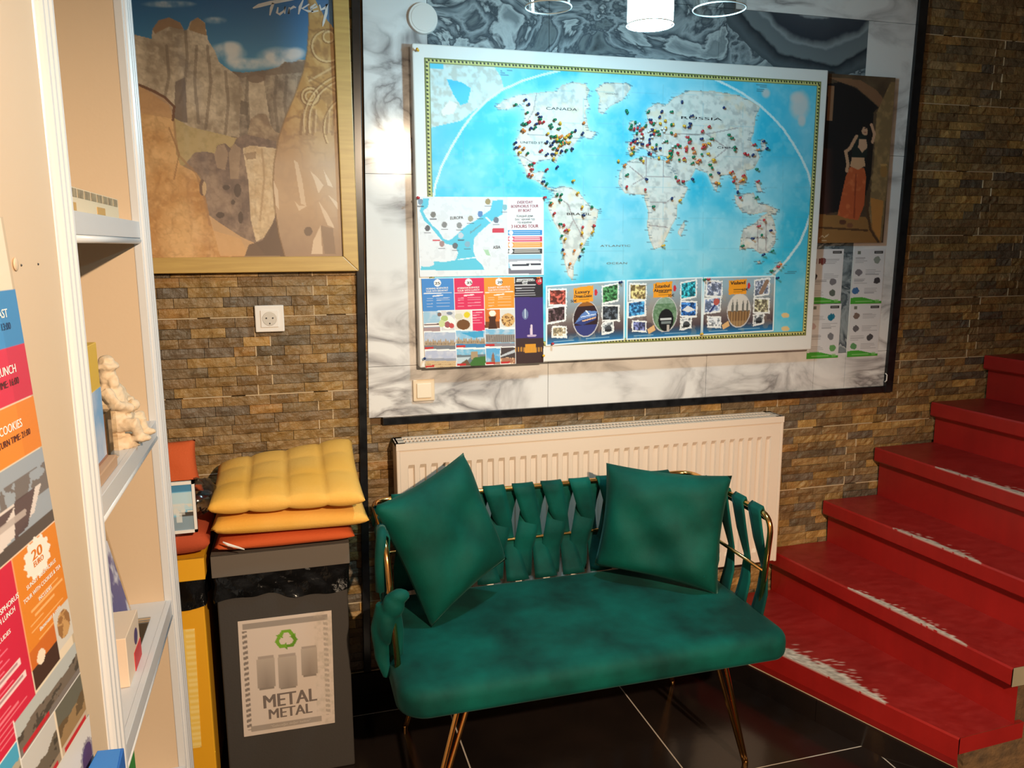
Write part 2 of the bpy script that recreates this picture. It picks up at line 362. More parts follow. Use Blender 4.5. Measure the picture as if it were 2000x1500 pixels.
while z < 2.56:
    pr, rp = divmod(row, 8); x = -.62+R_.uniform(-.08, 0); ends = [-.62+.55*k+(.18 if pr % 2 else 0)+(.022 if (rp//1) % 2 else -.022) for k in range(9)]
    while x < 3.5:
        ln = R_.choice((.085, .1, .12, .14, .165)); nxt = x+ln
        for e in ends:
            if x+.03 < e < nxt+.04: nxt = e
        xa, xb = x, nxt
        if z+RH > .948:
            if xa < .250 and xb > .205: xb = .250
            if xa < 2.30 and xb > 2.27: xa = 2.27; xb = max(xb, 2.31)
            if xa < 2.27 and xb > .255: xa = xb = 0
        if not under_stairs((x+nxt)/2, z+RH/2):
            if xb-xa > .004:
                cand.append((xa+.0007, xb-.0007, z+RH/2))
                if any(abs(xb-e) < 1e-6 for e in ends): grout.box(xb-.0016, xb+.0016, 2.5535, 2.567, z, z+RH)
        x = nxt
    if rp == 7:
        for g0, g1 in ((-.62, .245), (2.292, 3.5)) if z > .93 else ((-.62, 3.5),):
            q = g0
            while q < g1:
                q2 = min(g1, q+R_.uniform(.1, .3))
                if not under_stairs((q+q2)/2, z+RH): grout.box(q, q2, 2.5535, 2.567, z+RH-.0007, z+RH+.0022)
                q = q2+R_.uniform(0, .06)
        z += .0022
    z += RH; row += 1
def score(b):
    x, zz = (b[0]+b[1])/2, b[2]; px, py = proj((x, D, zz))
    if not (0 < px < 2000 and 0 < py < 1500): return 9e9
    if x < -.385 or (zz > 1.46 and x < .24) or (x < .2 and zz < .72): return 9e9
    if .3 < x < 1.75 and zz < .9: return 9e9
    return math.sqrt(x*x+D*D+(zz-H)**2)-(1 if x < .31 else 0)-(b[1]-b[0])
cand.sort(key=score)
stuff = MB(); scol = []
for k, (xa, xb, zc) in enumerate(cand):
    if k < 298 and score((xa, xb, zc)) < 1e9:
        o = link('brick', R_.choice(VAR), None, wall); o.location = ((xa+xb)/2, 2.566, zc); o.scale = ((xb-xa)/.125, 1, 1)
    else:
        b = brick_geo(R_, xb-xa); n0 = len(stuff.v); b.v = [(p[0]+(xa+xb)/2, p[1]+2.566, p[2]+zc) for p in b.v]; stuff.add(b.v, b.f)
        c = lin(np.array(R_.choice(PAL))*R_.uniform(.85, 1.1)); scol += [c]*(len(stuff.v)-n0)
so = stuff.build('further_bricks', STONE, wall); setcol(so.data, scol); so['kind'] = 'stuff'
g = grout.build('grout_line', PALE, wall); g['kind'] = 'stuff'
# ---- marble and agate facing with black trims
WM = marble_mat('white_marble', L3(226, 225, 224), L3(172, 168, 168), 3.4); AG = marble_mat('agate_marble', None, None, 4.6, dark=True)
mp_ = MB().box(.28, 2.25, 2.5625, 2.566, .968, 2.61).build('wall_facing', MORTAR); tag(mp_, 'white marble facing with an agate patterned middle around the world map', 'wall', kind='structure')
def xl(z): return .2463+(z-.968)*.0200
def xr(z): return 2.2560+(z-.968)*.0150
def mtile(x0, x1, z0, z1, mat):
    g = .0007
    a = lambda x, zz: xl(zz) if x == 'L' else (xr(zz) if x == 'R' else x+(g if x == x0 else -g))
    pts = [(a(x0, z0), 0, z0+g), (a(x1, z0), 0, z0+g), (a(x1, z1), 0, z1-g), (a(x0, z1), 0, z1-g)]
    MB().prism(pts, (0, 2.549, 0), (0, 2.5625, 0)).build('marble_tile' if mat is WM else 'agate_tile', mat, mp_)
for t_ in (('L', .4655, 1.134, 1.74), ('L', .4655, 1.74, 2.345), ('L', .4655, 2.345, 2.6), ('L', .86, .966, 1.134), (.86, 1.47, .966, 1.16), (1.47, 1.93, .966, 1.16), (1.93, 2.071, .966, 1.106), (2.071, 'R', .966, 1.106),
           (2.071, 'R', 1.106, 1.842), (2.071, 'R', 1.842, 2.308), (1.53, 'R', 2.308, 2.6)): mtile(*t_, WM)
for t_ in ((.4655, .86, 1.134, 1.707), (.86, 1.47, 1.16, 1.707), (1.47, 1.93, 1.16, 1.707), (1.93, 2.071, 1.106, 1.707), (.4655, .86, 1.707, 2.308), (.86, 1.47, 1.707, 2.308), (1.47, 2.071, 1.707, 2.308), (.4655, .86, 2.308, 2.6), (.86, 1.53, 2.308, 2.6)): mtile(*t_, AG)
BLK = M('black_trim', L3(14, 14, 16), .22, col2=L3(30, 30, 32), nscale=30)
def trim(n, pts, y0, y1, label):
    o = MB().prism(pts, (0, y0, 0), (0, y1, 0)).build('trim_%d' % n, BLK, bevel=.002); tag(o, label, 'trim', kind='structure')
trim(1, [(.196, 0, .08), (.221, 0, .08), (.2700, 0, 2.61), (.2450, 0, 2.61)], 2.538, 2.566, 'black vertical trim strip between the brick wall and the marble')
trim(2, [(.289, 0, .941), (2.287, 0, .941), (2.287, 0, .967), (.289, 0, .967)], 2.538, 2.566, 'black horizontal trim under the marble facing')
trim(3, [(2.2560, 0, .941), (2.2915, 0, .941), (2.317, 0, 2.61), (2.279, 0, 2.61)], 2.536, 2.566, 'black vertical trim at the right end of the marble')
# ---- skirting
def skirting(name, p0, p1, label, h=.078, th=.012):
    p0, p1 = Vector(p0), Vector(p1); d = (p1-p0); ln = d.length; d.normalize(); n = Vector((-d.y, d.x, 0))
    ob = MB().prism([p0+d*.001, p1-d*.001, p1-d*.001+n*.004, p0+d*.001+n*.004], (0, 0, .001), (0, 0, h)).build(name, PALE); tag(ob, label, 'skirting', kind='structure')
    k = 0.
    while k < ln-.01:
        e = min(ln, k+.6); a, b = p0+d*(k+.001), p0+d*(e-.001)
        MB().prism([a-n*th, b-n*th, b, a], (0, 0, .0), (0, 0, h-.002)).build('skirting_tile', TILE, ob); k = e
skirting('baseboard_back', (-.72, 2.551, 0), (1.385, 2.551, 0), 'black tile skirting along the back wall')
# ---- unseen sides of the room that close it for the light
PLAST = M('wall_plaster', L3(196, 180, 158), .9, bump=.1)
tag(MB().box(-.95, -.85, -2, 2.7, -.06, 2.62).build('wall_left', PLAST), 'plain plaster wall behind the shelf unit', 'wall', kind='structure')
tag(MB().box(3.6, 3.7, -2, 2.7, -.06, 2.62).build('wall_right', M('dark_blocker', L3(96, 80, 66), .9)), 'unseen dark wall added beyond the stairs to keep the right dark', 'wall', kind='structure')  # unseen wall, added and coloured dark to keep light off the right side
tag(MB().box(-.95, 3.7, -2, 2.7, 2.62, 2.70).build('ceiling', PLAST), 'plain ceiling', 'ceiling', kind='structure')
# ================================================================== STAIRS
RED = attr_mat('red_step_paint', .38, bump=.06, bscale=25, mult=(6, .86, 1.1))
SIDE = M('stair_side_stone', L3(112, 84, 54), .8, col2=L3(78, 60, 42), nscale=22, bump=.8, bscale=40)
NOSE = [((1.366, 2.544), (1.733, 1.565)), ((1.766, 2.544), (1.908, 1.575)), ((2.012, 2.544), (2.112, 1.575)), ((2.238, 2.544), (2.268, 1.575)), ((2.495, 2.544), (2.545, 1.575)), ((2.742, 2.544), (2.80, 1.575)), ((2.985, 2.544), (3.05, 1.575))]
stairs = thing('staircase', 'red painted stairs rising along the stone clad wall', 'stairs', (1.75, 1.6, 0)); TS = T(stairs)
WEAR = {0: (.30, .80, .040), 1: (.40, .86, .020), 2: (.34, .70, .022), 3: (.30, .95, .016), 4: (.5, 1., .007)}
red = np.array([152, 27, 23.]); redd = np.array([134, 28, 25.])
for i, ((xa, ya), (xb, yb)) in enumerate(NOSE):
    z1 = STEPZ[i]; z0 = 0 if i == 0 else STEPZ[i-1]
    (nxa, nya), (nxb, nyb) = NOSE[i+1] if i+1 < len(NOSE) else ((xa+.25, ya), (xb+.25, yb))
    lip = .058 if i else .05
    # tread top as a grid so the worn front edge can be coloured
    nu, nv = 150, 26; mb = MB(); cols = []
    rs = np.random.RandomState(40+i); nz_ = fnoise(nv+1, nu+1, 60, 11*i+3, 3); spk = rs.rand(nv+1, nu+1)
    def P(u, v):
        fx, fy = xa+(xb-xa)*u, ya+(yb-ya)*u; bx, by = nxa+.06+(nxb-nxa)*u, nya+(nyb-nya)*u
        if i == 1 and u < .12: fx = fx if u > .06 else fx
        t = v**1.7; return (fx+(bx-fx)*t, fy+(by-fy)*t)
    for j in range(nv+1):
        for k in range(nu+1):
            u, v = k/nu, j/nv; x, y = P(u, v); mb.v.append((x, y, z1))
            dist = (v**1.7)*.26; c = redd+(nz_[j, k]-.5)*24
            if i in WEAR:
                a, b, wd = WEAR[i]; t = (u-a)/(b-a)
                if 0 < t < 1:
                    lim = wd*math.sin(math.pi*t)**.7*(.55+.9*nz_[j, k])
                    if dist < lim: c = np.array([176, 168, 156.])*(.8+.4*spk[j, k])
                    elif dist < lim*2.2 and spk[j, k] > .86: c = np.array([190, 150, 140.])
            cols.append(c)
    W_ = nu+1
    for j in range(nv):
        for k in range(nu): mb.f.append((j*W_+k, (j+1)*W_+k, (j+1)*W_+k+1, j*W_+k+1))
    n0 = len(mb.v)
    # lip face, underside and riser
    def strip(z, back): return [(xa+back+(xb-xa)*k/nu, ya+(yb-ya)*k/nu, z) for k in range(nu+1)]
    prof = [(z1, 0.), (z1-.006, -.003), (z1-lip+.006, -.003), (z1-lip, .002), (z1-lip-.002, .024), (max(z0-.01, .078 if i == 0 else 0), .026 if i else .012)]
    rows = [strip(z, b) for z, b in prof]
    if i == 0: rows = [strip(z, b) for z, b in ((z1, 0), (z1-.006, -.003), (z1-.07, -.002), (.078, .004))]
    for rw in rows: mb.v += rw
    for j in range(len(rows)-1):
        for k in range(nu): a = n0+j*W_+k; mb.f.append((a, a+W_, a+W_+1, a+1))
    for j, rw in enumerate(rows):
        for k in range(nu+1):
            u = k/nu; c = red*(.97+.06*nz_[0, k])
            if i in WEAR and j == 0:
                a, b, wd = WEAR[i]; t = (u-a)/(b-a)
                if 0 < t < 1 and nz_[3, k] > .35: c = np.array([178, 160, 148.])
            cols.append(c)
    # near end of tread
    e = [P(1, 0), P(1, 1)]; n1 = len(mb.v)
    mb.v += [(e[0][0], e[0][1]-.001, z1), (e[1][0], e[1][1]-.001, z1), (e[1][0], e[1][1]-.001, z1-lip), (e[0][0], e[0][1]-.001, z1-lip)]; mb.f.append((n1, n1+1, n1+2, n1+3))
    cols += [np.array([150, 30, 28.]) if i != 1 else np.array([150, 140, 118.])]*4
    st = TS.part(mb, 'step', RED, recalc=False); setcol(st.data, lin(np.array(cols)))
    # solid core of the step with its stone end
    b0 = .034
    TS.part(MB().prism([(xa+b0, ya, 0), (nxa+.05, nya, 0), (nxb+.05, yb+.012, 0), (xb+b0, yb+.012, 0)], (0, 0, .0), (0, 0, z1-.004)), 'stone_end', SIDE)
skirting('baseboard_stairs', (1.372, 2.530, 0), (1.738, 1.568, 0), 'black tile skirting under the lowest red step', h=.076, th=.010)
# ================================================================== LAMPS
GOLD = M('polished_gold', L3(226, 170, 100), .18, metal=1.); CHROME = M('chrome', L3(200, 205, 210), .15, metal=1.); WHITEP = M('white_plastic', L3(226, 220, 214), .35)
GLASS = pane_mat('lamp_glass', (.97, .99, .99), 1.25, .03, .22)
pend = thing('pendant_lamp', 'pendant lamp with three glass cylinder shades, only the middle one lit', 'lamp', (.85, 1.80, 2.02)); TP = T(pend)
for k, (cx, cy, zb, rad) in enumerate(((.605, 1.80, 2.045, .052), (.856, 1.80, 2.024, .055), (1.036, 1.80, 2.072, .062))):
    sh = TP.part(MB().lathe([(rad*.985, 0), (rad, .001), (rad, .262)], (cx, cy, zb), 40, cap=False), 'glass_shade', GLASS, smooth=True)
    TP.part(MB().tube([(cx+rad*math.cos(a*math.pi/20), cy+rad*math.sin(a*math.pi/20), zb+.001) for a in range(40)], .0016, 8, closed=True), 'glass_rim', M('glass_rim', L3(206, 220, 222), .08), sh, smooth=True)
    TP.part(MB().lathe([(.0, .258), (rad*.98, .258), (rad*.98, .278), (.018, .286), (.018, .33), (0, .33)], (cx, cy, zb), 32, cap=False), 'shade_cap', CHROME, smooth=True)
    TP.part(MB().tube([(cx, cy, zb+.33), (cx, cy, 2.60)], .004, 8), 'cable', INK)
    if k == 1:
        TP.part(MB().lathe([(0, .002), (rad*.93, .003), (rad*.97, .012), (rad*.97, .245), (0, .25)], (cx, cy, zb), 36, cap=False), 'lit_diffuser', M('lit_diffuser', (1, 1, 1), .5, emit=(.72, .94, 1.0, 20)), smooth=True)
    else:
        TP.part(MB().ball((cx, cy, zb+.20), .024, 16, 10, (1, 1, 1.5)), 'unlit_bulb', M('bulb_glass', L3(210, 214, 214), .1), smooth=True)
TP.part(MB().box(.5, 1.14, 1.74, 1.86, 2.592, 2.6195), 'ceiling_plate', CHROME, bevel=.004)
def lamp(name, kind, pos, col, watts, parent=None, **kw):
    l = bpy.data.lights.new(name, kind); l.color = col; l.energy = watts
    for a, b in kw.items(): setattr(l, a, b)
    o = bpy.data.objects.new(name, l); COL.objects.link(o)
    if parent: o.parent = parent; o.location = Vector(pos)-Vector(parent.location)
    else: o.location = pos
    return o
lamp('cool_bulb', 'POINT', (COOL_POS[0], COOL_POS[1], 2.010), (.40, .80, 1.), COOL_W, pend, shadow_soft_size=.035)
warm = thing('ceiling_spotlight', 'warm spotlight hanging from the ceiling above the viewer', 'lamp', WARM_POS); TW = T(warm)
wx, wy, wz = WARM_POS
TW.part(MB().lathe([(.055, .0), (.06, .004), (.06, .11), (.03, .13), (0, .13)], (wx, wy, wz+.012), 32, cap=False), 'housing', M('spot_housing', L3(40, 40, 42), .4), smooth=True, solid=.002)
TW.part(MB().tube([(wx, wy, wz+.13), (wx, wy, 2.6195)], .008, 10), 'stem', INK)
for s_ in (-.022, .022): TW.part(MB().ball((wx+s_, wy, wz+.035), .014, 14, 10), 'warm_bulb', M('warm_bulb', (1, .8, .5), .5, emit=(1., .74, .46, 150)), smooth=True)
sp = lamp('warm_spot', 'SPOT', WARM_POS, (1., .76, .52), WARM_W, warm, shadow_soft_size=.028, spot_size=math.radians(WARM_CONE), spot_blend=WARM_BLEND)
sp.rotation_euler = Vector(WARM_DIR).to_track_quat('-Z', 'Y').to_euler()
# ================================================================== RADIATOR
RADM = M('radiator_enamel', L3(226, 208, 190), .35); rad = thing('radiator', 'white ribbed panel radiator under the marble facing', 'radiator', (1.03, 2.50, .32)); TR_ = T(rad)
RX0, RX1, RZ0, RZ1, RY = .318, 1.742, .335, .897, 2.452
nfl = 36; pitch = (RX1-RX0-.07)/nfl
prof = [(RX0+.012, 0.)]
for k in range(nfl):
    a = RX0+.035+k*pitch
    for f_, d_ in ((0., 0.), (.10, .0075), (.52, .0075), (.62, 0.), (.99, 0.)): prof.append((a+f_*pitch, d_))
prof.append((RX1-.012, 0.))
zs = [RZ0+.004, RZ0+.045, RZ0+.058, RZ1-.085, RZ1-.072, RZ1-.022]; kz = [0, 0, 1, 1, 0, 0]
mb = MB(); n = len(prof)
for zz, kk in zip(zs, kz): mb.v += [(x, RY+d_*kk, zz) for x, d_ in prof]
for j in range(len(zs)-1):
    for i in range(n-1): mb.f.append((j*n+i, j*n+i+1, (j+1)*n+i+1, (j+1)*n+i))
k0 = len(mb.v); mb.v += [(RX0+.012, RY+.02, zs[0]), (RX1-.012, RY+.02, zs[0]), (RX1-.012, RY+.02, zs[-1]), (RX0+.012, RY+.02, zs[-1])]; mb.f.append((k0, k0+1, k0+2, k0+3))
TR_.part(mb, 'ribbed_front', RADM)
TR_.part(MB().box(RX0+.012, RX1-.012, RY+.02, RY+.09, RZ0+.01, RZ1-.03), 'convector', M('radiator_inside', L3(120, 110, 100), .6))
for x0, x1 in ((RX0, RX0+.012), (RX1-.012, RX1)): TR_.part(MB().box(x0, x1, RY-.002, 2.538, RZ0, RZ1), 'side_panel', RADM, bevel=.003)
gr = MB()
gr.box(RX0, RX1, RY-.003, RY+.012, RZ1-.022, RZ1).box(RX0, RX1, 2.528, 2.543, RZ1-.022, RZ1).box(RX0, RX0+.03, RY, 2.543, RZ1-.012, RZ1).box(RX1-.03, RX1, RY, 2.543, RZ1-.012, RZ1).box(RX0, RX1, RY+.042, RY+.047, RZ1-.010, RZ1)
x = RX0+.036
while x < RX1-.034: gr.box(x, x+.0055, RY+.010, 2.53, RZ1-.010, RZ1-.001); x += .0125
TR_.part(gr, 'top_grille', RADM)
for x in (.55, 1.5): TR_.part(MB().box(x, x+.03, RY+.09, 2.545, RZ0+.1, RZ1-.1), 'wall_bracket', RADM)
# ================================================================== SOCKET, SWITCH, ROUND COVER
so_ = thing('wall_socket', 'white square power socket on the brick wall', 'socket', (-.047, 2.55, 1.30)); TT = T(so_)
TT.part(MB().box(-.0885, -.003, 2.536, 2.5535, 1.2595, 1.341), 'cover_frame', WHITEP, bevel=.003)
ins = TT.part(MB().box(-.072, -.0195, 2.533, 2.537, 1.274, 1.3265), 'insert', WHITEP, bevel=.0015)
def ydisc(c, r, d, n=32, r2=None):
    mb = MB(); r2 = r if r2 is None else r2
    return mb.add([(c[0]+r*math.cos(2*math.pi*k/n), c[1], c[2]+r*math.sin(2*math.pi*k/n)) for k in range(n)]+[(c[0]+r2*math.cos(2*math.pi*k/n), c[1]+d, c[2]+r2*math.sin(2*math.pi*k/n)) for k in range(n)], [tuple(range(n)), tuple(range(n, 2*n))[::-1]]+[(i, (i+1) % n, n+(i+1) % n, n+i) for i in range(n)])
rim = MB(); n = 32; c_ = (-.0458, 1.3003)
for ra, ya in ((.0215, 2.5325), (.0195, 2.5322), (.0185, 2.5345)): rim.v += [(c_[0]+ra*math.cos(2*math.pi*k/n), ya, c_[1]+ra*math.sin(2*math.pi*k/n)) for k in range(n)]
for j in range(2): rim.f += [(j*n+i, j*n+(i+1) % n, (j+1)*n+(i+1) % n, (j+1)*n+i) for i in range(n)]
TT.part(rim, 'round_well_rim', M('socket_well', L3(186, 178, 168), .4)); TT.part(ydisc((c_[0], 2.5328, c_[1]), .0186, .002), 'well_floor', M('socket_well2', L3(198, 190, 180), .4))
for dx, dz, w_ in ((-.0095, .002, .0025), (.0095, .002, .0025), (0, -.0145, .0024)): TT.part(ydisc((c_[0]+dx, 2.5322, c_[1]+dz), w_, .003, 12), 'contact_hole', INK, ins)
sw = thing('light_switch', 'square cream light switch on the marble below the map', 'switch', (.43, 2.549, 1.05)); TT = T(sw)
TT.part(MB().box(.391, .463, 2.540, 2.5485, 1.014, 1.086), 'cover_frame', M('switch_cream', L3(226, 206, 178), .4), bevel=.003)
TT.part(MB().box(.403, .451, 2.535, 2.541, 1.025, 1.074), 'rocker', M('switch_rocker', L3(236, 222, 200), .35), bevel=.002)
cv = thing('round_cover', 'round white cover plate on the wall above the corner of the map', 'cover plate', (.452, 2.549, 2.20)); TT = T(cv)
TT.part(ydisc((.452, 2.538, 2.202), .044, .0105, 48, .0465), 'cover_disc', WHITEP); TT.part(ydisc((.452, 2.5365, 2.202), .037, .002, 48, .038), 'raised_centre', WHITEP)
# ================================================================== FRAMED POSTER
fr = thing('framed_poster', 'gold framed landscape poster with pale rock towers under a blue sky', 'poster', (-.08, 2.55, 1.44)); TF = T(fr)
FR = M('pale_gold_wood', L3(196, 160, 92), .35, col2=L3(182, 146, 82), nscale=6, stretch=(1, 1, 14))
fx0, fx1, fz0, fz1, fy, fwid = -.50, .2285, 1.442, 2.45, 2.520, .046
for nm, pts in (('frame_bottom', [(fx0, fz0), (fx1, fz0), (fx1-fwid, fz0+fwid), (fx0+fwid, fz0+fwid)]), ('frame_top', [(fx0, fz1), (fx1, fz1), (fx1-fwid, fz1-fwid), (fx0+fwid, fz1-fwid)]),
                ('frame_side', [(fx0, fz0), (fx0+fwid, fz0+fwid), (fx0+fwid, fz1-fwid), (fx0, fz1)]), ('frame_side', [(fx1, fz0), (fx1, fz1), (fx1-fwid, fz1-fwid), (fx1-fwid, fz0+fwid)])):
    TF.part(MB().prism([(x, 0, z) for x, z in pts], (0, fy, 0), (0, 2.5485, 0)), nm, FR, bevel=.0025)
px0, px1, pz0, pz1 = fx0+fwid, fx1-fwid, fz0+fwid, fz1-fwid; py = 2.534
P = Print((px0, py, pz1), (px1, py, pz1), (px1, py, pz0), (px0, py, pz0), 330, 450, (30, 104, 168))
N1, N2, N3 = P.noise(9, 5, 5), P.noise(34, 9, 4), P.noise(16, 21, 5)
P.a += (np.clip(P.Y, -60, 140)[..., None]/130-.3)*np.array([34, 46, 34])
N4 = P.noise(70, 33, 3); RG = 1-abs(2*P.noise(18, 41, 4)-1); RG2 = 1-abs(2*P.noise(40, 43, 3)-1)
def shade(mask, c1, c2, n, k=1.):
    mask = np.asarray(mask, float); P.put(mask, c1, k); P.put(mask*np.clip((n-.36)*3.4, 0, 1), c2, k)
    P.put(mask*np.clip((RG-.84)*7, 0, 1), np.array(c1)*.7, .22*k); P.put(mask*np.clip((RG2-.86)*7, 0, 1), np.array(c1)*.75, .22*k); P.put(mask*np.clip((N4-.52)*4, 0, 1), np.minimum(255, np.array(c2)*1.1), .4*k)
for cx, cy, rx, ry in ((420, 40, 22, 7), (440, 105, 40, 20), (480, 125, 60, 12), (545, 112, 42, 20), (575, 104, 22, 12), (330, 8, 50, 7), (450, 92, 24, 12)):
    d = ((P.X-cx)/rx)**2+((P.Y-cy)/ry)**2; P.put(np.clip(1.3-d, 0, 1)*np.clip(N3*2.6-.55, 0, 1), (226, 234, 240), .95)
P.put((P.Y > 160), (150, 126, 100))
shade(P.inpoly([(430, 136), (470, 142), (520, 138), (545, 130), (556, 120), (570, 124), (585, 116), (602, 118), (602, 268), (430, 268)]), (104, 92, 82), (178, 164, 144), N3)
P.poly([(430, 136), (480, 142), (545, 132), (556, 122), (602, 118), (602, 140), (540, 146), (470, 152)], (96, 80, 68), .6)
for x_ in (484, 512, 540, 560, 584): P.line([(x_, 150), (x_-4, 200), (x_+4, 262)], 3, (84, 74, 66), .45)
shade(P.inpoly([(150, 60), (264, 68), (296, 76), (298, 56), (310, 40), (330, 34), (352, 44), (360, 60), (366, 58), (372, 42), (386, 34), (400, 44), (406, 78), (420, 100), (428, 122), (464, 148), (478, 190), (468, 212), (468, 268), (440, 266), (366, 250), (338, 234), (150, 140)]), (150, 134, 114), (216, 202, 178), N1*.5+N2*.5)
P.poly([(298, 56), (310, 40), (330, 34), (352, 44), (358, 58), (330, 52), (302, 66)], (136, 100, 70), .85); P.poly([(368, 58), (374, 42), (386, 34), (400, 46), (404, 70), (380, 62)], (150, 112, 72), .8)
for a_ in ([(362, 60), (366, 110), (360, 170), (350, 200)], [(405, 90), (412, 160), (402, 250)], [(325, 90), (330, 150), (322, 190)], [(440, 140), (446, 200), (440, 262)], [(384, 90), (380, 160), (388, 240)]): P.line(a_, 3., (96, 82, 70), .5)
P.poly([(342, 160), (362, 150), (366, 240), (340, 234)], (96, 82, 76), .75); P.poly([(470, 196), (486, 200), (484, 226), (468, 222)], (90, 78, 68), .7)
shade(P.inpoly([(486, 152), (500, 146), (514, 152), (524, 214), (530, 250), (520, 268), (492, 262), (486, 200)]), (176, 160, 138), (212, 198, 174), N2); P.ell(500, 152, 18, 10, (112, 92, 78), .8, False)
P.poly([(336, 228), (372, 248), (440, 264), (468, 272), (440, 296), (380, 306), (350, 330), (330, 290)], (190, 170, 120), 1); P.put(P.inpoly([(336, 228), (372, 248), (440, 264), (468, 272), (440, 296), (380, 306), (350, 330)])*np.clip((N4-.45)*4, 0, 1), (160, 142, 92), .5)
shade(P.inpoly([(490, 232), (504, 222), (520, 222), (528, 244), (538, 258), (556, 262), (540, 276), (480, 276)]), (138, 116, 96), (180, 158, 130), N2)
shade(P.inpoly([(364, 318), (380, 298), (402, 296), (420, 300), (424, 284), (440, 280), (452, 292), (462, 270), (480, 262), (540, 276), (540, 460), (500, 480), (470, 478), (420, 456), (402, 400), (392, 344), (370, 330)]), (112, 94, 88), (158, 136, 120), N3)
for q_ in ([(418, 300), (426, 284), (438, 282), (446, 300), (440, 332), (424, 328)], [(446, 300), (458, 280), (470, 290), (466, 350), (450, 350)]): P.poly(q_, (186, 160, 132), .6)
for cx, cy, rx, ry in ((442, 366, 7, 5), (464, 372, 7, 13), (430, 420, 8, 6), (470, 425, 5, 12), (455, 395, 4, 5)): P.ell(cx, cy, rx, ry, (70, 58, 54), .8, False)
shade(P.inpoly([(474, 290), (490, 284), (540, 290), (534, 340), (538, 420), (524, 460), (500, 472), (490, 430), (486, 360)]), (206, 180, 142), (236, 218, 186), N2)
P.poly([(476, 300), (500, 296), (500, 310), (482, 312)], (140, 114, 92), .7); P.line([(512, 292), (516, 350), (508, 430)], 2, (176, 148, 116), .7)
shade(P.inpoly([(150, 130), (272, 166), (330, 206), (340, 240), (344, 300), (352, 322), (384, 338), (398, 362), (402, 392), (416, 450), (470, 466), (486, 500), (150, 520)]), (192, 138, 80), (226, 182, 124), N1)
P.poly([(150, 120), (272, 166), (322, 192), (338, 212), (338, 232), (300, 226), (150, 190)], (184, 140, 100), .6)
P.line([(240, 150), (272, 166), (300, 178), (322, 190), (340, 208), (338, 234)], 2.6, (92, 58, 42), .9); P.line([(340, 238), (346, 300), (384, 340), (402, 395), (410, 440)], 2.2, (160, 118, 80), .6); P.line([(330, 250), (350, 300), (340, 350)], 1.4, (140, 100, 66), .6)
P.ell(395, 366, 6, 16, (104, 82, 72), .9, False); P.ell(399, 368, 4, 14, (216, 186, 140), .9, False); P.poly([(408, 420), (430, 436), (470, 462), (500, 476), (520, 500), (430, 500)], (222, 180, 130), .8)
P.poly([(512, 470), (536, 430), (548, 440), (562, 500), (478, 500), (486, 478)], (98, 80, 70), .9)
cur = [(602, -300), (602, 0), (603, 50), (600, 100), (592, 140), (576, 185), (556, 232), (544, 270), (535, 320), (533, 360), (537, 410), (545, 460), (556, 500)]
fres = P.inpoly(cur+[(720, 520), (720, -300)])
P.put(fres, (184, 134, 70)); P.put(fres*np.clip((N2-.42)*4, 0, 1), (214, 170, 104), .7); P.put(fres*np.clip((RG-.8)*6, 0, 1), (120, 78, 42), .55); P.put(fres*np.clip((P.Y-210)/110, 0, 1), (204, 180, 156), .85); P.put(fres*np.clip((P.Y-400)/110, 0, 1), (150, 126, 110), .8)
for cx, cy, r_, yl in ((640, 90, 30, 200), (642, 72, 10, 200), (606, 188, 16, 300), (606, 188, 9, 300), (690, 240, 96, 260), (690, 240, 86, 260), (700, 250, 66, 280)):
    d = np.hypot(P.X-cx, P.Y-cy); P.put(fres & (abs(d-r_) < 1.6) & (P.Y < yl), (232, 200, 142), .7); P.put(fres & (abs(d-r_-3) < 1.2) & (P.Y < yl), (112, 72, 38), .6)
for x_ in (590, 602, 614, 640, 652): P.line([(x_, 212+abs(x_-620)*.4), (x_-3, 262)], 2.6, (122, 84, 52), .45); P.line([(x_+4, 216), (x_+2, 258)], 1.6, (226, 192, 146), .5)
P.line([(604, 158), (670, 120)], 2., (232, 200, 144), .6); P.line([(602, 150), (672, 188)], 2., (120, 80, 44), .5)
P.put(fres & P.inpoly([(606, -60), (680, -60), (680, 80), (654, 58), (632, 30), (616, 0)]), (36, 100, 164), .9)
for q_ in ([(574, 312), (582, 318), (590, 350), (598, 402), (588, 398), (580, 350)], [(606, 334), (620, 346), (632, 362), (622, 378), (614, 352)], [(632, 332), (646, 356), (650, 366), (640, 362)], [(534, 352), (543, 372), (545, 410), (538, 400)], [(576, 394), (584, 402), (600, 402), (584, 412)], [(622, 392), (640, 418), (654, 446), (640, 440), (630, 416)], [(612, 470), (626, 440), (630, 496), (608, 496)], [(640, 380), (660, 396), (660, 410)]): P.put(fres & P.inpoly(q_), (240, 224, 202), .85)
P.ell(602, 452, 8, 9, (100, 86, 78), .8, False); P.poly([(626, 440), (650, 446), (656, 496), (634, 496)], (120, 104, 94), .5)
P.line(cur[1:], 1.6, (120, 92, 64), .5)
P.a = 255*np.clip(P.a/255, 0, 1)**.78
ob = P.build('poster_print', PRINT, fr, inv=fr.location); ob['label'] = 'printed view of pale rock towers'
